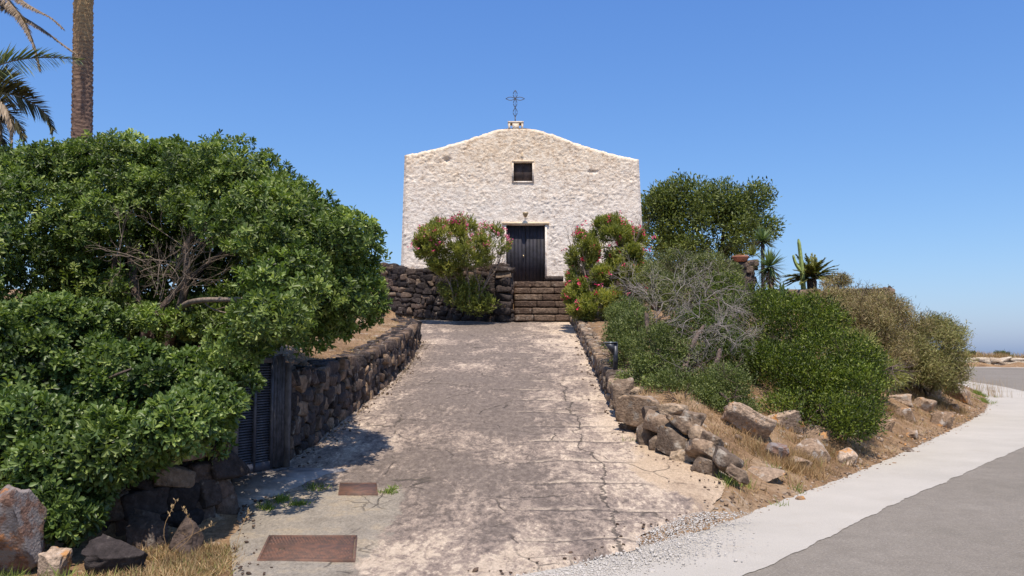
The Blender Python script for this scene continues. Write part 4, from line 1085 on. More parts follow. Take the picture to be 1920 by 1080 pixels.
def scatter_leaves(pos, nr, Ln, W, seed, up=.3, wob=.8, shape='diamond', k=1, jit=.05, tbias=0., tv=.2):
    r = np.random.default_rng(seed); pos = np.repeat(pos, k, 0) + r.normal(size=(len(pos) * k, 3)) * jit; nr = np.repeat(nr, k, 0)
    d = norm(nr + np.array((0, 0, up)) + r.normal(size=nr.shape) * wob); n_ = perp(d, r); n_ = norm(n_ * .6 + nr * .7 + np.array((0, 0, .5))); n_ = norm(n_ - (n_ * d).sum(1)[:, None] * d)
    tint = np.clip(.45 + np.repeat(r.normal(0, tv * .6, len(pos) // k) + tbias, k) + r.normal(0, tv, len(pos)), 0, 1)
    return leafgeo(pos, d, n_, Ln * r.uniform(.6, 1.25, len(pos)), W * r.uniform(.7, 1.2, len(pos)), tint, shape)
def joing(gs):
    V, Fs, ti, n = [], {}, [], 0
    for v, fs_, t in gs:
        for f in fs_: Fs.setdefault(f.shape[1], []).append(f + n)
        V.append(v); ti.append(t); n += len(v)
    return np.vstack(V), [np.vstack(f) for f in Fs.values()], np.concatenate(ti)
def leafobj(name, gs, mat, parent):
    V, Fs, ti = joing(gs); return mk(name, V, Fs, mat, parent, tint=ti)
def branchy(mb, p0, d0, Ln, rad, depth, r, spread=.5, curl=.25, kids=(2, 4), shrink=.68, seg=4, up=0.0, stop=.004, n=5, flat=None):
    d = np.array(d0, float); d /= np.linalg.norm(d); pts = [np.array(p0, float)]; st_ = Ln / seg
    for i in range(seg):
        d = d + r.normal(size=3) * curl * .5 + np.array((0, 0, up)); 
        if flat is not None: d = d * flat
        d /= np.linalg.norm(d); pts.append(pts[-1] + d * st_)
    rr = np.linspace(rad, rad * shrink, seg + 1)
    mb.tube(pts, rr, n if rad > .02 else 4 if rad > .008 else 3, cap=False)
    ends = []
    if depth > 0 and rad * shrink > stop:
        nk = r.integers(kids[0], kids[1] + 1)
        for c in range(nk):
            i = seg if c == 0 else r.integers(max(1, seg // 2), seg + 1)
            v = perp(d[None], r)[0]; nd = d + v * spread * r.uniform(.6, 1.5)
            ends += branchy(mb, pts[i], nd, Ln * r.uniform(.6, .95), rr[i] * (.9 if c == 0 else .68), depth - 1, r, spread, curl, kids, shrink, seg, up, stop, n, flat)
    else: ends.append((pts[-1], d))
    return ends

# ------------------------------------------------------------------ the big pittosporum over the left wall
big = empty("pittosporum_tree", P(300, 660, 11.6), "huge rounded dark green evergreen tree behind the louvred door on the left", "tree")
blobes = [L(330, 470, 12.6, 215, 190, 2.1), L(470, 480, 11.4, 175, 150, 1.6), L(590, 530, 10.4, 118, 118, 1.1), L(150, 430, 12.6, 190, 150, 1.8), L(20, 450, 11.4, 150, 150, 1.4),
          L(400, 350, 12.0, 130, 100, 1.2), L(485, 360, 11.5, 100, 78, .9), L(562, 428, 10.8, 108, 96, 1.1), L(70, 350, 12.0, 110, 85, 1.0), L(250, 342, 12.2, 130, 90, 1.1), L(636, 470, 10.4, 80, 84, .9), L(655, 560, 10.3, 60, 70, .7),
          L(530, 610, 10.0, 95, 60, .7), L(-60, 560, 10.4, 140, 170, 1.2), L(600, 620, 10.4, 60, 50, .6), L(470, 430, 9.6, 105, 85, .8), L(525, 520, 8.9, 80, 70, .6), L(560, 560, 9.4, 75, 60, .6), L(330, 620, 12.4, 190, 70, .7), L(200, 560, 12.4, 120, 90, .7), L(505, 590, 8.1, 72, 46, .4), L(545, 540, 8.6, 60, 50, .4), L(455, 640, 8.6, 60, 40, .35), L(-230, 520, 11.4, 180, 170, 1.4)]
hollow = [L(330, 545, 10.1, 155, 115, 1.7), L(255, 480, 10.3, 75, 110, 1.4), L(420, 600, 9.6, 95, 60, 1.3), L(350, 470, 10.0, 90, 80, 1.4), L(450, 560, 9.2, 70, 45, .9)]
cl = clumps(blobes, 4.2, .27, 100, hollow)
pos, nr, tb = clump_points(cl, 17800, 100, .55, carve=hollow)
gs = [rosettes(pos, nr, 9, .088, .029, 101, tbias=tb, up=.45)]
# inner leaves set back from the outline, in a slightly darker tint
ip_, inr = crown(blobes, 3000, 103, .6, hollow, .06, .5, keep=.05)
gs.append(rosettes(ip_ - inr * .2, inr, 8, .095, .032, 104, tbias=-.1))
sp_, snr = crown([L(400, 610, 10.9, 90, 40, .5), L(270, 605, 10.0, 80, 36, .4), L(440, 560, 11.0, 60, 30, .4), L(460, 655, 10.3, 70, 30, .4)], 560, 105, .3, (), .1, .4)
gs.append(rosettes(sp_, snr, 9, .088, .029, 106, tbias=.05))
bk_, bnr = crown([L(330, 480, 13.4, 240, 190, .5), L(240, 620, 12.6, 200, 60, .4), L(400, 620, 12.2, 160, 60, .4)], 2600, 107, .2, (), .05, .5)
gs.append(rosettes(bk_, norm(bnr + np.array((0, -1.0, 0))), 8, .12, .045, 108, tbias=-.1))
leafobj("crown", gs, M['pit'], big)
mb = MB(); r = np.random.default_rng(110)
zt0 = lambda x, y: fT(x, y) - .1
def limb(pxpts, rads, n=7, mbx=None):
    pts = np.array([P(a, b_, c) for a, b_, c in pxpts]); q = smoothpl(pts, 2)
    tq = np.linspace(0, 1, len(q)); (mbx or mb).tube(q, np.interp(tq, np.linspace(0, 1, len(rads)), rads), n, cap=False); return q
limb([(285, 720, 11.4), (280, 640, 11.4), (262, 580, 11.3), (250, 520, 11.5), (235, 430, 11.8)], [.10, .09, .07, .05, .03])
limb([(300, 720, 11.2), (315, 640, 11.0), (345, 560, 10.9), (352, 500, 10.9), (345, 450, 11.1), (395, 430, 11.3)], [.09, .075, .055, .045, .035, .02])
limb([(270, 700, 11.3), (262, 640, 11.2), (300, 580, 11.1), (345, 530, 11.2), (420, 470, 11.4)], [.08, .06, .045, .035, .02])
limb([(330, 700, 11.3), (410, 620, 11.3), (430, 560, 11.4), (470, 500, 11.6)], [.07, .05, .04, .02])
limb([(225, 700, 11.5), (240, 640, 11.5), (215, 560, 11.4), (215, 480, 11.6)], [.08, .07, .05, .03])
mb.build("trunk", M['bark'], big, True)
mb = MB()
limb([(325, 595, 10.9), (345, 570, 10.7), (375, 562, 10.2), (430, 562, 9.8), (470, 560, 9.5), (520, 550, 9.3)], [.042, .038, .034, .026, .02, .01])
for a in (((430, 562, 9.8), (470, 575, 9.7), (480, 605, 9.7)), ((470, 560, 9.5), (495, 580, 9.4), (500, 605, 9.4)), ((480, 556, 9.5), (510, 540, 9.4), (525, 535, 9.4)), ((380, 562, 10.2), (395, 580, 10.1), (440, 590, 10.0)), ((200, 622, 9.9), (220, 620, 9.8), (235, 618, 9.8)), ((455, 560, 9.6), (470, 548, 9.6), (520, 535, 9.5))):
    limb(a, [.012, .009, .005] if a[0][0] != 200 else [.03, .028, .02], 5)
rb = np.random.default_rng(115)
for k_ in range(11):
    a = (rb.uniform(285, 350), rb.uniform(500, 580), rb.uniform(10.0, 10.8)); d = np.array((rb.uniform(.1, 1.0), rb.uniform(-.3, .1), rb.uniform(.4, 1.2)))
    branchy(mb, P(*a), d, rb.uniform(.25, .38), .0075, 4, rb, .38, .16, (2, 3), .72, 5, .02, .0012, 4)
for k_ in range(20):
    a = (rb.uniform(180, 420), rb.uniform(450, 620), rb.uniform(10.4, 11.3)); d = np.array((rb.normal(0, .8), -.2, rb.uniform(-.2, 1.0)))
    branchy(mb, P(*a), d, rb.uniform(.2, .35), .008, 3, rb, .5, .3, (2, 3), .72, 4, .0, .0012, 4)
mb.build("branch", M['palebark'], big, True)

# ------------------------------------------------------------------ front shrub left
fsh = empty("pittosporum_shrub", P(150, 900, 8.6), "broad glossy shrub spilling over the low wall in the left foreground", "shrub")
flobes = [L(90, 720, 8.9, 150, 110, .9), L(250, 745, 9.0, 150, 105, .7), L(370, 735, 9.1, 100, 85, .55), L(190, 840, 8.2, 150, 95, .5), L(330, 800, 8.6, 110, 75, .45), L(60, 830, 7.8, 110, 110, .55),
          L(100, 900, 7.4, 95, 85, .35), L(-60, 760, 8.3, 110, 190, .8), L(80, 620, 9.4, 130, 70, .6), L(430, 690, 9.3, 45, 40, .3), L(395, 830, 8.8, 45, 50, .25), L(110, 960, 7.2, 60, 45, .2), L(290, 800, 7.6, 120, 62, .4), L(395, 775, 8.1, 70, 62, .35), L(210, 850, 7.5, 80, 60, .35), L(-210, 740, 8.6, 130, 170, .8), L(-120, 880, 7.6, 110, 90, .4)]
cave = [L(330, 1010, 8.0, 150, 85, 1.0), L(475, 800, 9.6, 30, 100, .8), L(492, 840, 8.5, 44, 95, .9)]
cl = clumps(flobes, 3.3, .25, 120, cave, False)
pos, nr, tb = clump_points(cl, 9700, 120, .6, carve=cave)
gs = [rosettes(pos, nr, 9, .095, .034, 121, up=.35, tbias=tb)]
ip_, inr = crown(flobes, 1200, 123, .5, cave, .08, .5, keep=.2)
gs.append(rosettes(ip_ - inr * .15, inr, 8, .095, .035, 124, tbias=-.1))
sp_, snr = crown([L(140, 985, 7.5, 55, 28, .15), L(150, 1010, 7.3, 20, 14, .08)], 34, 125, .2, (), .1, .4, ground=False, below=-1)
gs.append(rosettes(sp_, snr, 7, .085, .04, 126, tbias=.1))
leafobj("foliage", gs, M['pitfront'], fsh)
mb = MB()
for k_ in range(14):
    a = P(rng.uniform(60, 330), 900, 8.9); a[2] = fT(a[0], a[1]); c = P(rng.uniform(40, 420), rng.uniform(650, 820), rng.uniform(8.3, 9.2))
    m_ = (a + c) / 2 + rng.normal(size=3) * .1; q = smoothpl(np.array([a, m_, c]), 2); mb.tube(q, np.linspace(.03, .008, len(q)), 5, cap=False)
mb.build("stem", M['bark'], fsh, True)

# ------------------------------------------------------------------ palms on the left
def frond(pts, Ln, dens, r, mat_tint=.5, droop=.35, width=.028, ang=.9, both=True, side=None, rise=.0, narrow=.0):
    """returns leaflet geometry and rachis points"""
    q = resample(smoothpl(np.array(pts, float), 3), .02); tg = norm(np.gradient(q, axis=0)); m = int(len(q) * .02 * dens)
    idx = np.linspace(len(q) * .06, len(q) - 1, m).astype(int)
    out_b, out_d, out_n, out_l = [], [], [], []
    upv = np.array((0, 0, 1.0))
    for sg in (-1, 1):
        t_ = tg[idx]; sd = norm(np.cross(t_, upv)) * sg if side is None else norm(np.cross(t_, side)) * sg
        f = idx / len(q)
        d = norm(t_ * (ang + .5 * f[:, None]) + sd * (1 - narrow) + upv * rise - upv * droop * r.uniform(.5, 1.5, (m, 1)) + r.normal(size=(m, 3)) * .12)
        out_b.append(q[idx] + r.normal(size=(m, 3)) * .005); out_d.append(d); out_n.append(norm(upv + 0 * d + r.normal(size=(m, 3)) * .2 - (upv * d).sum(1)[:, None] * d)); out_l.append(Ln * (np.sin(np.clip(f * 1.05 + .12, 0, 1) * 3.05) ** .5) * r.uniform(.8, 1.1, m))
    b_, d_, n_, l_ = map(np.concatenate, (out_b, out_d, out_n, out_l)); n_ = norm(n_ - (n_ * d_).sum(1)[:, None] * d_)
    tint = np.clip(r.normal(mat_tint, .18, len(b_)), 0, 1)
    return leafgeo(b_, d_, n_, l_, np.full(len(b_), width), tint, 'strap', droop=.12), q
def PP(*a): return [P(x, y, z) for x, y, z in a]
def palmtrunk(name, base, top, r0, r1, parent, seed, fine=True):
    Hh = top[2] - base[2]; nz = int(Hh / .022) if fine else int(Hh / .08); na = 40 if fine else 14
    t_ = np.linspace(0, 1, nz); th = np.arange(na) / na * 2 * math.pi
    z_ = base[2] + Hh * t_
    TH, ZZ = np.meshgrid(th, z_)
    ring = .105
    ph = ZZ / ring + .5 * np.sin(TH * 4) * .35 + sumsin(np.c_[np.cos(TH).ravel() * 2, np.sin(TH).ravel() * 2, ZZ.ravel() * 1.3], seed, .8).reshape(TH.shape) * .35
    saw = (ph % 1.0)
    R_ = (r0 + (r1 - r0) * t_[:, None]) * (1 + .11 * (saw ** 1.5 - .4) + .05 * np.sin(TH * 9 + np.floor(ph) * 2.1)) + sumsin(np.c_[np.cos(TH).ravel(), np.sin(TH).ravel(), ZZ.ravel() * 3], seed + 1, .3).reshape(TH.shape) * .008
    cx_ = base[0] + (top[0] - base[0]) * t_[:, None]; cy_ = base[1] + (top[1] - base[1]) * t_[:, None]
    V = np.stack([cx_ + R_ * np.cos(TH), cy_ + R_ * np.sin(TH), ZZ], -1).reshape(-1, 3)
    i, j = np.meshgrid(np.arange(nz - 1), np.arange(na), indexing='ij'); i = i.ravel(); j = j.ravel(); k = (j + 1) % na
    return mk(name, V, np.c_[i * na + j, i * na + k, (i + 1) * na + k, (i + 1) * na + j], M['palmtrunk'], parent)
def ptm():
    m, nt, b = newmat("palm_trunk_bark"); N = NB(nt); p = N.pos(); s = N.sep(p)
    n1 = N.noise(N.map(p, (1, 1, 3)), 6, 6, .7)
    up = N.smooth(N.math('ADD', s[2], N.math('MULTIPLY', n1, 2.0)), 8.8, 11.6)
    c = N.mix(up, N.ramp(n1, [(.3, (.085, .052, .04)), (.7, (.20, .125, .09))]), N.ramp(n1, [(.3, (.20, .115, .05)), (.7, (.50, .33, .15))]))
    N.link(c, b.inputs["Base Color"]); b.inputs["Roughness"].default_value = .9; N.bump(N.noise(N.map(p, (1, 1, 4)), 14, 5), b, .8, .02); return m
M['palmtrunk'] = ptm()
pb = P(162, 265, 20.0); pb[2] = fT(pb[0], 20.0); ptp = P(158, -140, 20.3)
pal = empty("palm_tree", pb, "tall straight palm trunk rising behind the big tree at the left", "palm tree")
palmtrunk("trunk", pb, ptp, .245, .205, pal, 5)
r = np.random.default_rng(130); gs = []; mb = MB()
for k_ in range(26):
    a = k_ * 2.4; el = r.uniform(-.3, 1.1); v = np.array((math.cos(a) * math.cos(el), math.sin(a) * math.cos(el), math.sin(el)))
    pts = [ptp, ptp + v * 1.0, ptp + v * 1.9 + (0, 0, -.1), ptp + v * 2.6 * np.array((1, 1, .8)) + (0, 0, -.5)]
    pts[3][2] = max(pts[3][2], ptp[2] - .3); g_, q = frond(pts, .42, 26, r); gs.append(g_); mb.tube(q[::12], .018, 4, cap=False)
leafobj("frond", gs, M['palmgreen'], pal); mb.build("leaf_stalk", M['palmdry'], pal)
# dry palm, crown just above the frame at the left
cb = P(-60, -70, 14.0); base2 = np.array((cb[0], cb[1], fT(cb[0], cb[1])))
pal2 = empty("palm_tree", base2, "palm with drooping dry brown fronds at the top left corner", "palm tree")
palmtrunk("trunk", base2, cb, .2, .17, pal2, 8, False)
gs = []; mb = MB()
for pts, ln in ((PP((-60, -70, 14), (0, -35, 13.6), (40, 2, 13.3), (75, 22, 13.1), (100, 35, 13), (117, 52, 13)), .17),
                (PP((-60, -70, 14), (-30, -30, 13.7), (5, 12, 13.5), (50, 35, 13.3), (88, 60, 13.2), (118, 84, 13.2), (144, 101, 13.2)), .17),
                (PP((-60, -70, 14), (-20, -40, 13.6), (15, 2, 13.3), (38, 30, 13.1), (55, 63, 13), (67, 97, 13), (75, 130, 13)), .17),
                (PP((-60, -70, 14), (-90, -40, 13.6), (-110, 20, 13.3), (-115, 80, 13.2)), .18),
                (PP((-60, -70, 14), (-40, -110, 14.4), (0, -120, 14.8), (50, -90, 15.2)), .2), (PP((-60, -70, 14), (-100, -110, 14), (-160, -90, 14)), .2)):
    for rep in range(2):
        g_, q = frond(pts, ln * 1.35, 110, rng, .45, .35, .012, .75, rise=.0); gs.append(g_)
    mb.tube(q[::8], np.linspace(.022, .006, len(q[::8])), 4, cap=False)
leafobj("dry_frond", gs, M['palmdry'], pal2); mb.build("leaf_stalk", M['palmdry'], pal2)
# lower palm: one green arching frond and dark spiky ones
cc = P(-70, 205, 12.6); base3 = np.array((cc[0], cc[1], fT(cc[0], cc[1])))
pal3 = empty("palm_tree", base3, "lower palm with one pale green arching frond and dark spiky fronds at the left edge", "palm tree")
palmtrunk("trunk", base3, cc, .16, .15, pal3, 9, False)
r = np.random.default_rng(133)
gs = []; mb = MB()
sidev = norm(np.array((.1, 1.0, .25)))
g_, q = frond(PP((-70, 205, 12.6), (-45, 150, 12.4), (0, 119, 12.2), (55, 108, 12.0), (111, 108, 11.9), (150, 113, 11.8)), .42, 46, r, .6, .3, .018, 1.25, side=-sidev); gs.append(g_); mb.tube(q[::8], np.linspace(.016, .004, len(q[::8])), 4, cap=False)
leafobj("green_frond", gs, M['palmgreen'], pal3)
gs = []
for pts in (PP((-70, 205, 12.6), (-30, 178, 12.5), (10, 172, 12.4), (55, 188, 12.3), (90, 215, 12.3), (100, 245, 12.3)),
            PP((-70, 205, 12.6), (-30, 165, 12.5), (5, 150, 12.4), (30, 160, 12.4), (60, 175, 12.3)),
            PP((-70, 205, 12.6), (-30, 200, 12.3), (0, 200, 12.2), (35, 225, 12.2), (45, 262, 12.2)),
            PP((-70, 205, 12.6), (-50, 215, 12.3), (-15, 225, 12.2), (5, 255, 12.2), (10, 285, 12.2)),
            PP((-70, 205, 12.6), (-100, 150, 12.6), (-140, 140, 12.6), (-180, 170, 12.6)), PP((-70, 205, 12.6), (-80, 150, 13), (-70, 110, 13.6), (-60, 120, 14.2))):
    g_, q = frond(pts, .42, 75, r, .4, .3, .026, 1.1, side=-sidev, rise=.25); gs.append(g_); mb.tube(q[::8], np.linspace(.018, .005, len(q[::8])), 4, cap=False)
leafobj("dark_frond", gs, M['palmdark'], pal3)
gs = []
for pts in (PP((-60, 180, 12.3), (-25, 170, 12.1), (5, 190, 12), (22, 230, 12), (22, 275, 12)), PP((-60, 190, 12.3), (-30, 185, 12.1), (-5, 205, 12), (0, 245, 12), (-2, 275, 12))):
    g_, q = frond(pts, .3, 75, r, .6, .8, .02, .9); gs.append(g_)
leafobj("dry_frond", gs, M['palmdry'], pal3); mb.build("leaf_stalk", M['palmdry'], pal3)

# ------------------------------------------------------------------ oleanders
def flowers(pos, n, r, size, k=7):
    c = np.repeat(pos, k, 0) + r.normal(size=(len(pos) * k, 3)) * size * .9; m = len(c)
    gs = []
    ax = norm(r.normal(size=(m, 3)) + np.array((0, -.8, .8))); e1 = perp(ax, r); e2 = np.cross(ax, e1); tn = np.repeat(np.clip(r.normal(.5, .25, m // k), 0, 1), k)
    for a in np.arange(5) * 1.2566:
        d = norm(e1 * math.cos(a) + e2 * math.sin(a) + ax * .35); n_ = norm(ax - (ax * d).sum(1)[:, None] * d)
        gs.append(leafgeo(c, d, n_, np.full(m, size * .62), np.full(m, size * .5), tn, 'quad'))
    return gs
def oleander(root, lobes, n, stems, seed, fl_lobes, nfl, fmat, Ln=.14, fsz=.042, carve=(), lowl=None):
    r = np.random.default_rng(seed)
    cl = clumps(lobes, 3.0, .26, seed, (), False, 1.0); pos, nr, tb = clump_points(cl, n, seed, .3, .5, False)
    gs = [rosettes(pos, nr, 8, Ln, .024, seed + 1, (8, 60), .9, .35, 'lance', stem=1.2, tbias=tb)]
    if lowl:
        p2, n2 = crown(lowl, n // 3, seed + 5, .2, (), .1, .5, keep=.5, below=-1); gs.append(rosettes(p2, n2, 6, Ln, .026, seed + 6, (10, 80), .6, .5, 'lance', tbias=-.2, stem=.9))
    leafobj("foliage", gs, M['oleander'], root)
    fp, fn = crown(fl_lobes, nfl, seed + 2, .93, (), .16, .6, keep=0, below=-.3)
    leafobj("blossom", flowers(fp + fn * .05 + np.array((0, 0, .03)), nfl, r, fsz), fmat, root)
    mb = MB()
    for st_ in stems:
        pts = np.array([P(*s_) for s_ in st_]); q = smoothpl(pts, 2); mb.tube(q, np.linspace(.035, .010, len(q)), 6, cap=False)
        for e in range(5):
            i = r.integers(len(q) // 3, len(q)); branchy(mb, q[i], norm(q[min(i + 1, len(q) - 1)] - q[i - 1]) + r.normal(size=3) * .3, .4, .012, 2, r, .4, .15, up=.05)
    mb.build("stem", M['palebark'], root, True)
o1 = empty("oleander", (P(895, 585, 26.9)[0], 26.9, 2.8), "pink flowering oleander with bare fanned stems left of the steps", "oleander")
l1 = [L(868, 492, 26.7, 52, 26, .6), L(835, 445, 26.7, 50, 32, .8), L(805, 460, 26.6, 30, 26, .6), L(920, 455, 26.6, 36, 34, .7), L(880, 475, 26.6, 50, 28, .7), L(860, 425, 26.8, 35, 20, .5), L(835, 490, 26.6, 34, 18, .5)]
oleander(o1, l1, 2300, [((895, 582, 26.9), (900, 540, 26.8), (890, 510, 26.7), (870, 470, 26.7)), ((897, 582, 26.9), (903, 545, 26.8), (920, 510, 26.7), (925, 470, 26.6)),
     ((850, 570, 26.8), (848, 540, 26.7), (830, 510, 26.6), (800, 470, 26.6)), ((880, 575, 26.8), (880, 530, 26.7), (872, 500, 26.7), (850, 450, 26.7)), ((850, 570, 26.8), (862, 530, 26.8), (840, 500, 26.7), (820, 450, 26.7)),
     ((897, 560, 26.9), (912, 530, 26.7), (935, 500, 26.6), (940, 470, 26.6))], 140, l1[1:4] + [l1[5]], 120, M['flower'], lowl=[L(868, 545, 26.9, 48, 32, .45), L(895, 570, 26.9, 40, 20, .4)])
o2 = empty("oleander", (P(1150, 600, 25.0)[0], 25.0, 2.75), "dense oleander with deep pink flowers right of the steps", "oleander")
l2 = [L(1160, 445, 25.2, 46, 38, .7), L(1140, 455, 25.3, 58, 46, .9), L(1180, 470, 25.2, 44, 40, .9), L(1090, 470, 25.4, 34, 36, .7), L(1110, 530, 25.0, 48, 52, .8), L(1165, 530, 24.8, 50, 50, .8), L(1085, 560, 24.6, 26, 36, .5), L(1120, 570, 24.4, 45, 30, .6), L(1150, 420, 25.4, 30, 16, .5)]
oleander(o2, l2, 5200, [((1150, 600, 25), (1150, 550, 25), (1140, 500, 25), (1130, 450, 25)), ((1160, 600, 25), (1175, 540, 25), (1185, 480, 25), (1190, 450, 25)), ((1120, 600, 25), (1105, 540, 25), (1090, 490, 25), (1080, 470, 25))],
         150, l2, 110, M['redflower'])

# ------------------------------------------------------------------ shrubs on the right bank
def shrub(name, label, base_px, lobes, n, Ln, W, mat, seed, k=4, wob=.8, shell=.7, lump=.14, lscale=.5, up=.3, jit=.04, shape='diamond', cat="shrub", stems=6, keep=.1, carve=(), tbias=0, part="foliage", tv=.2, group=None, cd=4.0, cr=.25):
    c = np.mean([l[0] for l in lobes], 0); b_ = np.array((c[0], c[1], fT(c[0], c[1])))
    o = empty(name, b_, label, cat, group)
    cl = clumps(lobes, cd, cr, seed, carve, False)
    pos, nr, tb = clump_points(cl, int(n * .85), seed, .45, carve=carve)
    g1 = scatter_leaves(pos, nr, Ln, W, seed + 1, up, wob, shape, k, jit, tb + tbias, tv)
    pos, nr = crown(lobes, int(n * .25), seed + 3, .6, carve, lump * .5, lscale, keep=.05)
    g2 = scatter_leaves(pos - nr * .1, nr, Ln, W, seed + 4, up, wob, shape, k, jit, tbias - .1, tv)
    leafobj(part, [g1, g2], mat, o)
    mb = MB(); r = np.random.default_rng(seed)
    for i in range(stems):
        l_ = lobes[i % len(lobes)]; e = l_[0] + r.normal(size=3) * l_[1] * .35; s0 = b_ + np.array((r.normal(0, .15), r.normal(0, .15), -.05))
        m_ = (s0 + e) / 2 + r.normal(size=3) * .12; q = smoothpl(np.array([s0, m_, e]), 2); mb.tube(q, np.linspace(.04, .012, len(q)), 5, cap=False)
        for k_ in range(5): branchy(mb, q[-1 - k_], norm(q[-1] - q[0]) + r.normal(size=3) * .6, float(l_[1].mean()) * .55, .012, 2, r, .6, .3)
    mb.build("stem", M['bark'], o, True)
    return o
shrub("mastic_shrub", "large dense bright dark green bush in the middle of the right bank", None,
      [L(1440, 620, 17.2, 95, 78, 1.3), L(1390, 575, 18.5, 75, 46, 1.1), L(1500, 620, 16.6, 80, 68, 1.1), L(1555, 680, 15.6, 82, 72, 1.0), L(1600, 745, 14.6, 62, 68, .8), L(1480, 720, 15.2, 110, 80, 1.0), L(1530, 780, 13.8, 105, 52, .6), L(1430, 690, 15.6, 60, 70, .8), L(1350, 545, 19, 40, 30, .8), L(1620, 690, 15.4, 45, 45, .6), L(1600, 790, 13.6, 50, 36, .5)],
      13500, .062, .024, M['mastic'], 200, 5, .75, up=.5, jit=.04, stems=10, cd=2.4, cr=.36, tbias=.05, tv=.34)
shrub("shrub", "grey green shrub behind the bollard lamp on the kerb wall", None,
      [L(1170, 600, 18.5, 34, 40, .6), L(1200, 620, 16.6, 50, 46, .6), L(1190, 670, 15.6, 40, 36, .45), L(1235, 670, 14.2, 60, 60, .6), L(1205, 715, 13.8, 40, 34, .35), L(1260, 730, 13.3, 50, 34, .35), L(1160, 640, 16.0, 22, 34, .3)], 7500, .055, .021, M['greygreen'], 210, 4, .8, up=.4)
shrub("shrub", "rounded olive green bush hanging over the flat boulder", None,
      [L(1355, 735, 13.2, 62, 50, .5), L(1310, 760, 12.9, 50, 36, .4), L(1385, 765, 12.9, 34, 28, .35), L(1250, 745, 13.4, 46, 34, .4), L(1275, 772, 12.5, 48, 24, .3)], 5600, .042, .018, M['greygreen'], 220, 4, .8, up=.3, tbias=.0, cr=.2, cd=6)
shrub("shrub", "pale yellowish green bush above the bare twiggy shrub", None,
      [L(1330, 505, 22, 55, 30, .9), L(1350, 530, 21.5, 40, 24, .8), L(1260, 500, 22.5, 50, 34, .8), L(1290, 560, 20, 60, 50, .8), L(1230, 540, 21, 40, 50, .7)], 5200, .08, .028, M['olive'], 230, 4, .8, up=.3)
shrub("shrub", "dark leafy bush among the trunks of the bare shrub", None,
      [L(1310, 640, 16.4, 75, 60, .6), L(1290, 690, 15.2, 70, 50, .5), L(1370, 680, 15.2, 55, 60, .5), L(1350, 600, 17, 50, 45, .5)], 5200, .055, .022, M['mastic'], 235, 4, .8, up=.3, tbias=-.1)
shrub("scrub_bush", "tangled brown and olive scrub over the end of the terrace wall", None,
      [L(1590, 610, 21.5, 70, 55, 1.2), L(1560, 570, 22.5, 55, 25, .9), L(1650, 590, 22.5, 48, 34, 1.0), L(1640, 650, 21, 60, 60, 1.0), L(1690, 620, 22.5, 45, 40, .9), L(1620, 560, 23.6, 50, 16, .7)],
      9000, .11, .013, M['scrub'], 240, 4, 1.3, .6, .2, .5, up=.25, shape='strap', jit=.08, tv=.25)
shrub("scrub_bush", "rounded grey brown scrub at the outer corner of the bend", None,
      [L(1745, 655, 22.5, 62, 58, 1.2), L(1720, 690, 21.5, 50, 45, .9), L(1770, 700, 22.0, 36, 40, .8), L(1755, 620, 23.2, 42, 26, .9), L(1690, 660, 21.5, 40, 40, .8)],
      8500, .10, .014, M['scrubgreen'], 250, 4, 1.2, .6, .15, .5, up=.25, shape='strap', jit=.08, tv=.25)
shrub("scrub_bush", "small dry reddish bush beside the sago palm", None, [L(1562, 530, 24.2, 30, 16, .4)], 900, .06, .014, M['scrub'], 255, 3, 1.1, .3, .2, .3, shape='strap', stems=3)
shrub("scrub_bush", "sprawling pale aloe like tangle on the bank below the cactus", None, [L(1600, 660, 19.5, 45, 34, .5), L(1650, 700, 19, 40, 28, .4)], 1500, .22, .016, M['sago'], 257, 2, .9, .5, .2, .4, shape='strap', stems=2, tbias=.2)
# evergreen tree behind the chapel
tr = empty("evergreen_tree", (P(1340, 470, 37)[0], 37, 4.2), "dark evergreen tree standing behind the chapel on the right", "tree")
tl = [L(1290, 385, 37, 62, 50, 1.6), L(1360, 385, 37.5, 60, 46, 1.5), L(1400, 385, 37, 52, 42, 1.3), L(1250, 400, 37, 50, 50, 1.4), L(1330, 440, 36.5, 90, 50, 1.8), L(1410, 430, 36.5, 45, 28, 1.0), L(1240, 440, 36.5, 45, 40, 1.3), L(1280, 470, 36, 55, 30, 1.2)]
cl = clumps(tl, 1.0, .62, 260, (), False)
pos, nr, tb = clump_points(cl, 9500, 260, .45, .3, False)
leafobj("crown", [scatter_leaves(pos, nr,   .19, .07, 261, .3, .8, 'diamond', 3, .13, tb + .12, .3)], M['tree'], tr)
mb = MB(); r = np.random.default_rng(262)
for e in ((1290, 400, 37), (1360, 400, 37.4), (1240, 420, 37), (1410, 400, 37)):
    q = smoothpl(np.array([(tr.location[0], 37, 4.1), (tr.location[0] + r.normal(0, .2), 37, 5.2), P(*e)]), 2); mb.tube(q, np.linspace(.14, .04, len(q)), 7, cap=False)
mb.build("trunk", M['bark'], tr, True)

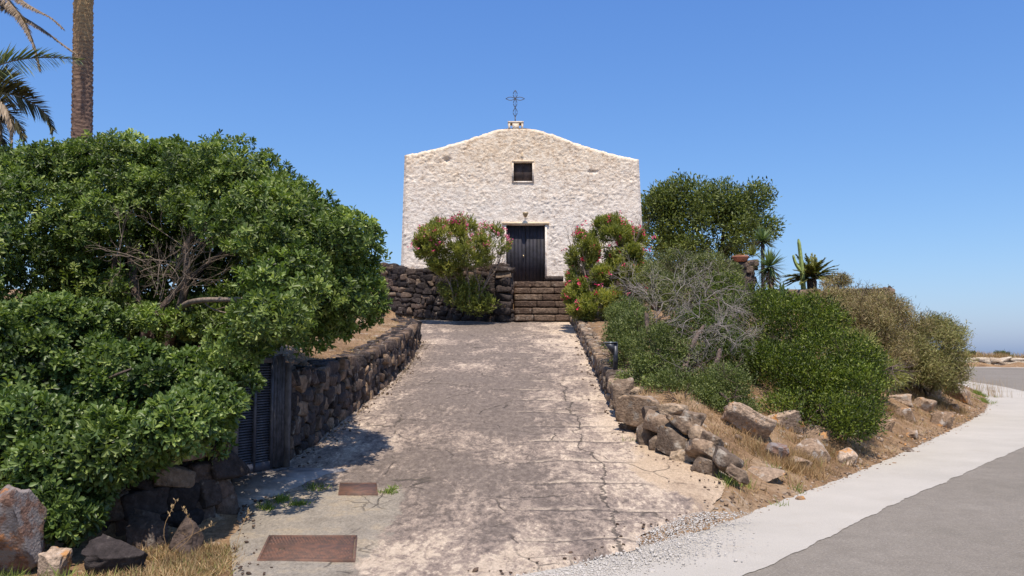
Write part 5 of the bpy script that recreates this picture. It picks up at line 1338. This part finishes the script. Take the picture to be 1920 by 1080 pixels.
# bare twiggy shrub
bs = empty("bare_shrub", P(1270, 760, 15.4), "bare shrub of silvery dead twigs on brown trunks beside the ramp", "shrub")
mb = MB(); r = np.random.default_rng(270)
limb([(1310, 770, 13.1), (1318, 715, 13.4), (1345, 680, 14.0), (1350, 655, 14.2)], [.06, .055, .045, .03], 7, mb)
limb([(1270, 770, 13.1), (1262, 720, 13.6), (1240, 670, 14.2), (1214, 630, 14.5), (1212, 588, 14.7)], [.06, .05, .045, .04, .036], 7, mb)
limb([(1265, 760, 13.1), (1280, 700, 13.6), (1300, 640, 14.0), (1320, 610, 14.2)], [.06, .05, .04, .025], 7, mb)
mb.build("trunk", M['bark'], bs, True)
mb = MB()
for (a, d, n_) in (((1214, 625, 15.5), (.5, -.1, .8), 3), ((1212, 600, 15.6), (.2, -.2, 1), 2), ((1300, 645, 15.0), (.2, -.3, .9), 4), ((1318, 612, 15.0), (.9, -.2, .5), 4), ((1345, 660, 15.1), (.8, -.2, .3), 2), ((1290, 600, 15.2), (-.5, -.2, .8), 3),
                   ((1280, 690, 14.8), (-.3, -.3, -.2), 2), ((1240, 680, 15.0), (.4, -.5, .1), 2), ((1270, 720, 14.7), (.1, -.4, -.3), 2), ((1250, 560, 15.4), (.1, -.1, 1), 2), ((1300, 570, 15.2), (.6, -.1, .5), 3), ((1200, 560, 15.4), (-.3, -.1, .8), 2)):
    for _ in range(n_ + 1):
        branchy(mb, P(*a) - np.array((0, .9, 0)) * a[2] / 15, np.array(d) + r.normal(size=3) * .45, .31, .0068, 6, r, .75, .5, (2, 4), .80, 4, .0, .0015, 3)
mb.build("twig", M['deadtwig'], bs, True)

# ------------------------------------------------------------------ terrace plants
def spiky(root, c, n, Ln, W, mat, seed, part="leaf", down=-.6, droop=.05):
    r = np.random.default_rng(seed); u = norm(r.normal(size=(n * 3, 3))); u = u[u[:, 2] > down][:n]; m = len(u)
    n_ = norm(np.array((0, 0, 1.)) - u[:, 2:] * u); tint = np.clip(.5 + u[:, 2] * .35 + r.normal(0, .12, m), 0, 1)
    c = np.asarray(c); base = c + u * .05
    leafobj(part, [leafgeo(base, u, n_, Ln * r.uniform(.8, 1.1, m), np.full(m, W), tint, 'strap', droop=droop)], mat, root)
def tz(px, Yd): 
    x = (px - 960) / F * Yd; return np.array((x, Yd, fT(x, Yd)))
yc = tz(1432, 26.2)
y1_ = empty("yucca", yc, "taller yucca with its spiky head against the tree", "yucca", "yuccas beside the pot pillar")
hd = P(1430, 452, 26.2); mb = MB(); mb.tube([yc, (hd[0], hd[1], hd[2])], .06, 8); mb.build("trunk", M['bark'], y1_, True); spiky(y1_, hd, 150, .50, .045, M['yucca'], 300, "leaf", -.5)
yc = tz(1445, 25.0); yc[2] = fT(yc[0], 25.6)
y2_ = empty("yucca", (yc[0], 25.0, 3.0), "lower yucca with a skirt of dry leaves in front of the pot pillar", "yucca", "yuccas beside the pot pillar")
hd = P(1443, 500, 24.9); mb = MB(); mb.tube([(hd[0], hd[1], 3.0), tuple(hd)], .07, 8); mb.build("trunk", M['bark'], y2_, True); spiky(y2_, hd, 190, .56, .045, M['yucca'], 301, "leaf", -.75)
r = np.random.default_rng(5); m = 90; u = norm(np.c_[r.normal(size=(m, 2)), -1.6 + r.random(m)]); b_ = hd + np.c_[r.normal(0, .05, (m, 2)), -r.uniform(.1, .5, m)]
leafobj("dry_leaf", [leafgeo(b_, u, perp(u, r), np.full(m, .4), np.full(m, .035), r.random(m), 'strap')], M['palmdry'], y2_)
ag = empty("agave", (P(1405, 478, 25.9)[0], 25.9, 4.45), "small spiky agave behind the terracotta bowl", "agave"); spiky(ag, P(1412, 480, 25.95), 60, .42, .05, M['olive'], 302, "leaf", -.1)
# sago palm
sc = P(1522, 525, 24.6)
sg_ = empty("sago_palm", (sc[0], sc[1] , fT(sc[0], 25.8)), "sago palm with a wide rosette of stiff fronds behind the cactus", "sago palm")
sc = P(1522, 522, 26.0); sg_.location = (sc[0], 26.0, 3.45)
bpy.context.view_layer.update()
mb = MB(); mb.tube([(sc[0], 26, 3.35), (sc[0], 26, sc[2] - .1), (sc[0], 26, sc[2])], [.13, .15, .10], 10); mb.build("trunk", M['bark'], sg_, True)
gs = []; mb = MB(); r = np.random.default_rng(310)
for k_ in range(46):
    a = k_ * 2.4; el = r.uniform(-.15, 1.25); v = np.array((math.cos(a) * math.cos(el), math.sin(a) * math.cos(el), math.sin(el))); q0 = sc + v * .08; ln = r.uniform(.72, .92)
    pts = [q0, q0 + v * ln * .5, q0 + v * ln + np.array((0, 0, -.16 * math.cos(el)))]
    g_, q = frond(pts, .19, 85, r, .6, -.15, .03, 1.0); gs.append(g_); mb.tube(q[::6], .009, 3, cap=False)
leafobj("frond", gs, M['sago'], sg_); mb.build("leaf_stalk", M['sago'], sg_)
# column cactus
def cactus(root, pts, rad, name="column", seed=0):
    q = resample(smoothpl(np.array(pts), 2), .03); m = len(q); na = 16; th = np.arange(na) / na * 2 * math.pi; rr = np.interp(np.linspace(0, 1, m), [0, .05, .93, 1], [1.1, 1.05, .72, .3]) * rad
    s_ = np.r_[0, np.cumsum(np.linalg.norm(np.diff(q, axis=0), axis=1))]
    rib = 1 + .32 * np.cos(th * 4)[None] * (1 + .12 * np.sin(s_[:, None] * 60)); d = norm(np.gradient(q, axis=0)); e1 = norm(np.cross(d, np.array((.3, 1, 0)))); e2 = np.cross(d, e1)
    V = q[:, None] + (rr[:, None] * rib * np.cos(th))[..., None] * e1[:, None] + (rr[:, None] * rib * np.sin(th))[..., None] * e2[:, None]
    i, j = np.meshgrid(np.arange(m - 1), np.arange(na), indexing='ij'); i = i.ravel(); j = j.ravel(); k = (j + 1) % na
    mk(name, V.reshape(-1, 3), np.c_[i * na + j, i * na + k, (i + 1) * na + k, (i + 1) * na + j], M['cactus'], root, smooth=True)
M['cactus'] = plain("cactus_skin", (.25, .31, .09), .5, .25, 9, .2)
M['cactusold'] = plain("yellowed_cactus_skin", (.50, .46, .20), .5, .2, 9, .2)
ct = empty("column_cactus", (P(1507, 545, 25.7)[0], 25.7, 3.45), "tall pale green column cactus with a short side arm", "cactus")
cactus(ct, PP((1507, 547, 25.7), (1504, 510, 25.7), (1500, 470, 25.7), (1497, 448, 25.7)), .055)
cactus(ct, PP((1502, 508, 25.7), (1495, 500, 25.7), (1490, 490, 25.7), (1487, 478, 25.7)), .04, "arm")
c2 = empty("fallen_cactus", P(1530, 590, 24.3), "yellowish cactus arm leaning below the low terrace wall", "cactus")
M['cactus'] = M['cactusold']; cactus(c2, PP((1528, 592, 24.2), (1534, 580, 24.3), (1541, 565, 24.5), (1543, 552, 24.6)), .09, "arm")
c3 = empty("agave", (P(1462, 560, 24.5)[0], 24.5, P(0, 556, 24.5)[2]), "two dark upright agave leaves poking above the bush by the low wall", "agave")
r = np.random.default_rng(3); u = norm(np.array([(-.1, 0, 1.), (.15, 0, 1), (.7, -.1, .8), (-.5, .2, .8)])); leafobj("leaf", [leafgeo(np.repeat([P(1466, 556, 24.6)], 4, 0), u, perp(u, r), np.array([.5, .45, .35, .3]), np.full(4, .11), np.array([.2, .4, .3, .2]), 'strap')], M['yucca'], c3)
# terracotta bowl on the pillar
pt = P(1393, 489, 25.55); pot = empty("terracotta_bowl", (pt[0], 25.8, 4.50), "round terracotta bowl with a dry plant on the terrace wall end", "plant pot")
mb = MB(); mb.tube([(pt[0], 25.8, 4.49), (pt[0], 25.8, 4.50), (pt[0], 25.8, 4.60), (pt[0], 25.8, 4.63), (pt[0], 25.8, 4.66), (pt[0], 25.8, 4.661)], [.16, .18, .235, .26, .26, .22], 20); mb.build("bowl", plain("terracotta", (.38, .15, .09), .75, .2, 8), pot, True)
r = np.random.default_rng(8); u = norm(np.c_[r.normal(size=(160, 2)), r.uniform(.3, 1.4, 160)]); leafobj("dry_plant", [leafgeo(np.array((pt[0], 25.8, 4.64)) + np.c_[r.normal(0, .08, (160, 2)), np.zeros(160)], u, perp(u, r), r.uniform(.06, .14, 160), np.full(160, .025), r.random(160), 'strap')], M['drygrass'], pot)
mb = MB(); f = P(1668, 541, 25.4); mb.tube([(f[0], 25.4, 3.56), (f[0], 25.4, 3.68), (f[0], 25.4, 3.74)], [.05, .07, .02], 8); o = mb.build("finial_stone", M['basalt']); tag(o, "tiny dark knob stone on the right end of the low terrace wall", "stone")

# ------------------------------------------------------------------ grass and weeds
def blades(name, label, pts, Ln, W, mat, seed, lean=.5, tb=0., parent=None):
    r = np.random.default_rng(seed); n = len(pts); u = norm(np.c_[r.normal(0, lean, (n, 2)), np.ones(n)]); s_ = perp(u, r)
    tint = np.clip(r.normal(.5 + tb, .25, n), 0, 1)
    V, Fs, ti = leafgeo(np.asarray(pts), u, s_, Ln * r.uniform(.5, 1.3, n), np.full(n, W), tint, 'strap', droop=.15)
    o = mk(name, V, Fs, mat, parent, tint=ti); 
    if parent is None: tag(o, label, "grass", kind="stuff")
    return o
def tufts(cx, cy, per, sd, r, zf=None):
    n = len(cx); x = np.repeat(cx, per) + r.normal(0, sd, n * per); y = np.repeat(cy, per) + r.normal(0, sd, n * per)
    return np.c_[x, y, (T(x, y) if zf is None else zf(y)) - .01]
r = np.random.default_rng(400)
n = 4600; cx_ = r.uniform(1.5, 15.5, n); cy_ = r.uniform(8.4, 27.5, n); d_ = pldist(cx_, cy_, innerc); keepm = inpoly(cx_, cy_, hillpoly) & (d_ > .12) & (d_ < 3.6) & (cx_ > xR(cy_) + .12) & (r.random(n) < np.where(d_ < 1.0, .55, .95))
cx_, cy_ = cx_[keepm], cy_[keepm]
blades("dry_grass", "dry straw coloured grass over the right bank", tufts(cx_, cy_, 20, .09, r), .11, .0065, M['drygrass'], 401, .55)
# taller pinkish grass at the top of the bank and near the slab
pts = []
for (a, b_, n_, sx_, sy_) in ((1700, 735, 90, .6, .7), (1740, 750, 60, .5, .5), (1500, 868, 60, .45, .25), (1545, 850, 40, .4, .2), (1430, 850, 40, .35, .3), (1480, 880, 40, .4, .2), (1660, 770, 40, .4, .4), (1790, 770, 30, .4, .5)):
    g = G(a, b_, fT); cx_ = g[0] + r.normal(0, sx_ * .5, n_); cy_ = g[1] + r.normal(0, sy_ * .5, n_); ok = inpoly(cx_, cy_, hillpoly); pts.append(tufts(cx_[ok], cy_[ok], 26, .05, r))
blades("dry_grass", "taller fine dry grass tufts among the verge rocks", np.vstack(pts), .17, .005, M['drygrass'], 402, .5, -.1)
pts = []
for (a, b_, n_) in ((1835, 740, 26), (1850, 755, 14), (1345, 880, 7), (1225, 810, 3), (1400, 925, 5), (1480, 905, 3)):
    g = G(a, b_, fT); cx_ = g[0] + r.normal(0, .16, n_); cy_ = g[1] + r.normal(0, .2, n_); pts.append(tufts(cx_, cy_, 24, .05, r))
blades("green_grass", "yellow green grass tufts at the tip of the bank and along the kerb", np.vstack(pts), .15, .007, M['weed'], 403, .5, .1)
# left foreground grass
cx_ = r.uniform(-3.15, -2.25, 150); cy_ = r.uniform(6.1, 7.6, 150); ok = (cx_ < -2.3 - .0 * cy_) & (cx_ > xW(cy_) + .15)
blades("dry_grass", "orange and green dry grass in the left foreground corner", tufts(cx_[ok], cy_[ok], 60, .06, r, lambda y: y * 0 + .0), .10, .006, M['drygrass'], 404, .9, .15)
cx_ = r.uniform(-4.0, -3.0, 40); cy_ = r.uniform(5.6, 6.6, 40)
blades("green_grass", "thin green grass around the boulders in the left corner", tufts(cx_, cy_, 30, .07, r), .16, .006, M['weed'], 405, .6, .2)
# weeds in cracks on the ramp
pts = []
for (a, b_, n_) in ((742, 692, 7), (738, 698, 6), (708, 728, 3), (728, 922, 4), (715, 928, 3), (770, 640, 3), (775, 600, 4), (600, 915, 6), (530, 940, 12), (560, 950, 10), (500, 955, 8)):
    g = G(a, b_, fzd); cx_ = g[0] + r.normal(0, .05, n_); cy_ = g[1] + r.normal(0, .05, n_); pts.append(tufts(cx_, cy_, 22, .03, r, lambda y: zd(y) + .01))
blades("weeds", "small green weeds growing in the cracks and at the wall foot of the ramp", np.vstack(pts), .07, .008, M['weed'], 406, .8, -.1)
# dry litter on the bank top left and under the walls
n = 700; yy = r.uniform(13, 26, n); xx = xW(yy) - .1 - r.exponential(.5, n)
blades("dry_grass", "sparse dry grass on the bank top left of the ramp", tufts(xx, yy, 8, .06, r), .06, .006, M['drygrass'], 407, .9)
n = 900; yy = r.uniform(11, 27.5, n); xx = np.where(r.random(n) < .6, xL(yy) + np.abs(r.normal(0, .12, n)), r.uniform(-3, 1.5, n) * (yy > 26.5) + (yy <= 26.5) * (xL(yy) + .1))
blades("leaf_litter", "brown dead leaves gathered at the foot of the left wall", np.c_[xx, yy, zd(yy) + .02], .035, .018, M['palmdry'], 408, 4.0)
# tall dry seed stalks
o = empty("seed_stalks", P(370, 1050, 6.9), "thin dry stalks with seed heads in front of the shaded low wall", "dry stalks")
for (a, b_, c_) in (((440, 1035), (452, 990), (466, 960)), ((300, 1050), (345, 1010), (398, 985)), ((330, 1055), (300, 1000), (330, 940)), ((320, 1040), (370, 1000), (345, 955)), ((240, 1075), (225, 1040), (218, 1020))):
    q = smoothpl(np.array([P(*a, 6.9), P(*b_, 7.0), P(*c_, 7.05)]), 2); mb = MB(); mb.tube(q, .0025, 3, cap=False); so2 = mb.build("stalk", M['drygrass'], o)
    sd_ = np.array([q[-1 - rng.integers(0, len(q) // 3)] + rng.normal(size=3) * .008 for k_ in range(16)])
    u = norm(rng.normal(size=sd_.shape) * .6 + np.array((0, 0, 1))); leafobj("seed_head", [leafgeo(sd_, u, perp(u, rng), np.full(len(sd_), .03), np.full(len(sd_), .012), rng.uniform(.6, .8, len(sd_)), 'diamond')], M['drygrass'], so2)
pts = []; g = G(1850, 745, fT)
cx_ = g[0] + r.normal(0, .3, 60); cy_ = g[1] + r.normal(0, .5, 60)
blades("tall_grass", "wispy tall grass stalks at the tip of the bend", tufts(cx_, cy_, 3, .03, r), .62, .006, M['drygrass'], 409, .18)
# far verge vegetation beyond the road
n = 1700; t_ = r.random(n); fx = r.uniform(20, 46, n); fy = np.interp(fx, fw[::-1, 0][np.argsort(fw[::-1, 0])], fw[np.argsort(fw[:, 0]), 1]) + r.uniform(.5, 8, n)
h_ = .14 + .22 * (sumsin(np.c_[fx, fy * 0], 9, 5) > .1)
V_ = np.c_[fx, fy, T(fx, fy)]
jt_ = np.random.default_rng(2).normal(0, .16, (n * 16, 3)) * np.array((1, 1, .15)); VV_ = np.repeat(V_, 16, 0) + jt_
mk_ = sumsin(VV_[:, :1], 12, 4.5) + .1 * jt_[:, 0] > .35
blades("verge_grass", "dry tan grass beyond the far wall", VV_[~mk_], .40, .02, M['drygrass'], 410, .6)
blades("verge_plants", "low green plants among the grass beyond the far wall", VV_[mk_], .44, .024, M['weed'], 411, .7, .15)
for i, (a, b_, c_, lb) in enumerate(((1880, 664, 10, "small green bush on the far verge left of the tiny sapling"), (1818, 664, 12, "low green bush at the left end of the far verge"))):
    q = P(a, b_, 56.5); shrub("bush", lb, None, [(q + np.array((0, 0, -.1)), np.array((.5, .4, .35)))], 400, .12, .05, M['tree'], 500 + i, 3, stems=2)
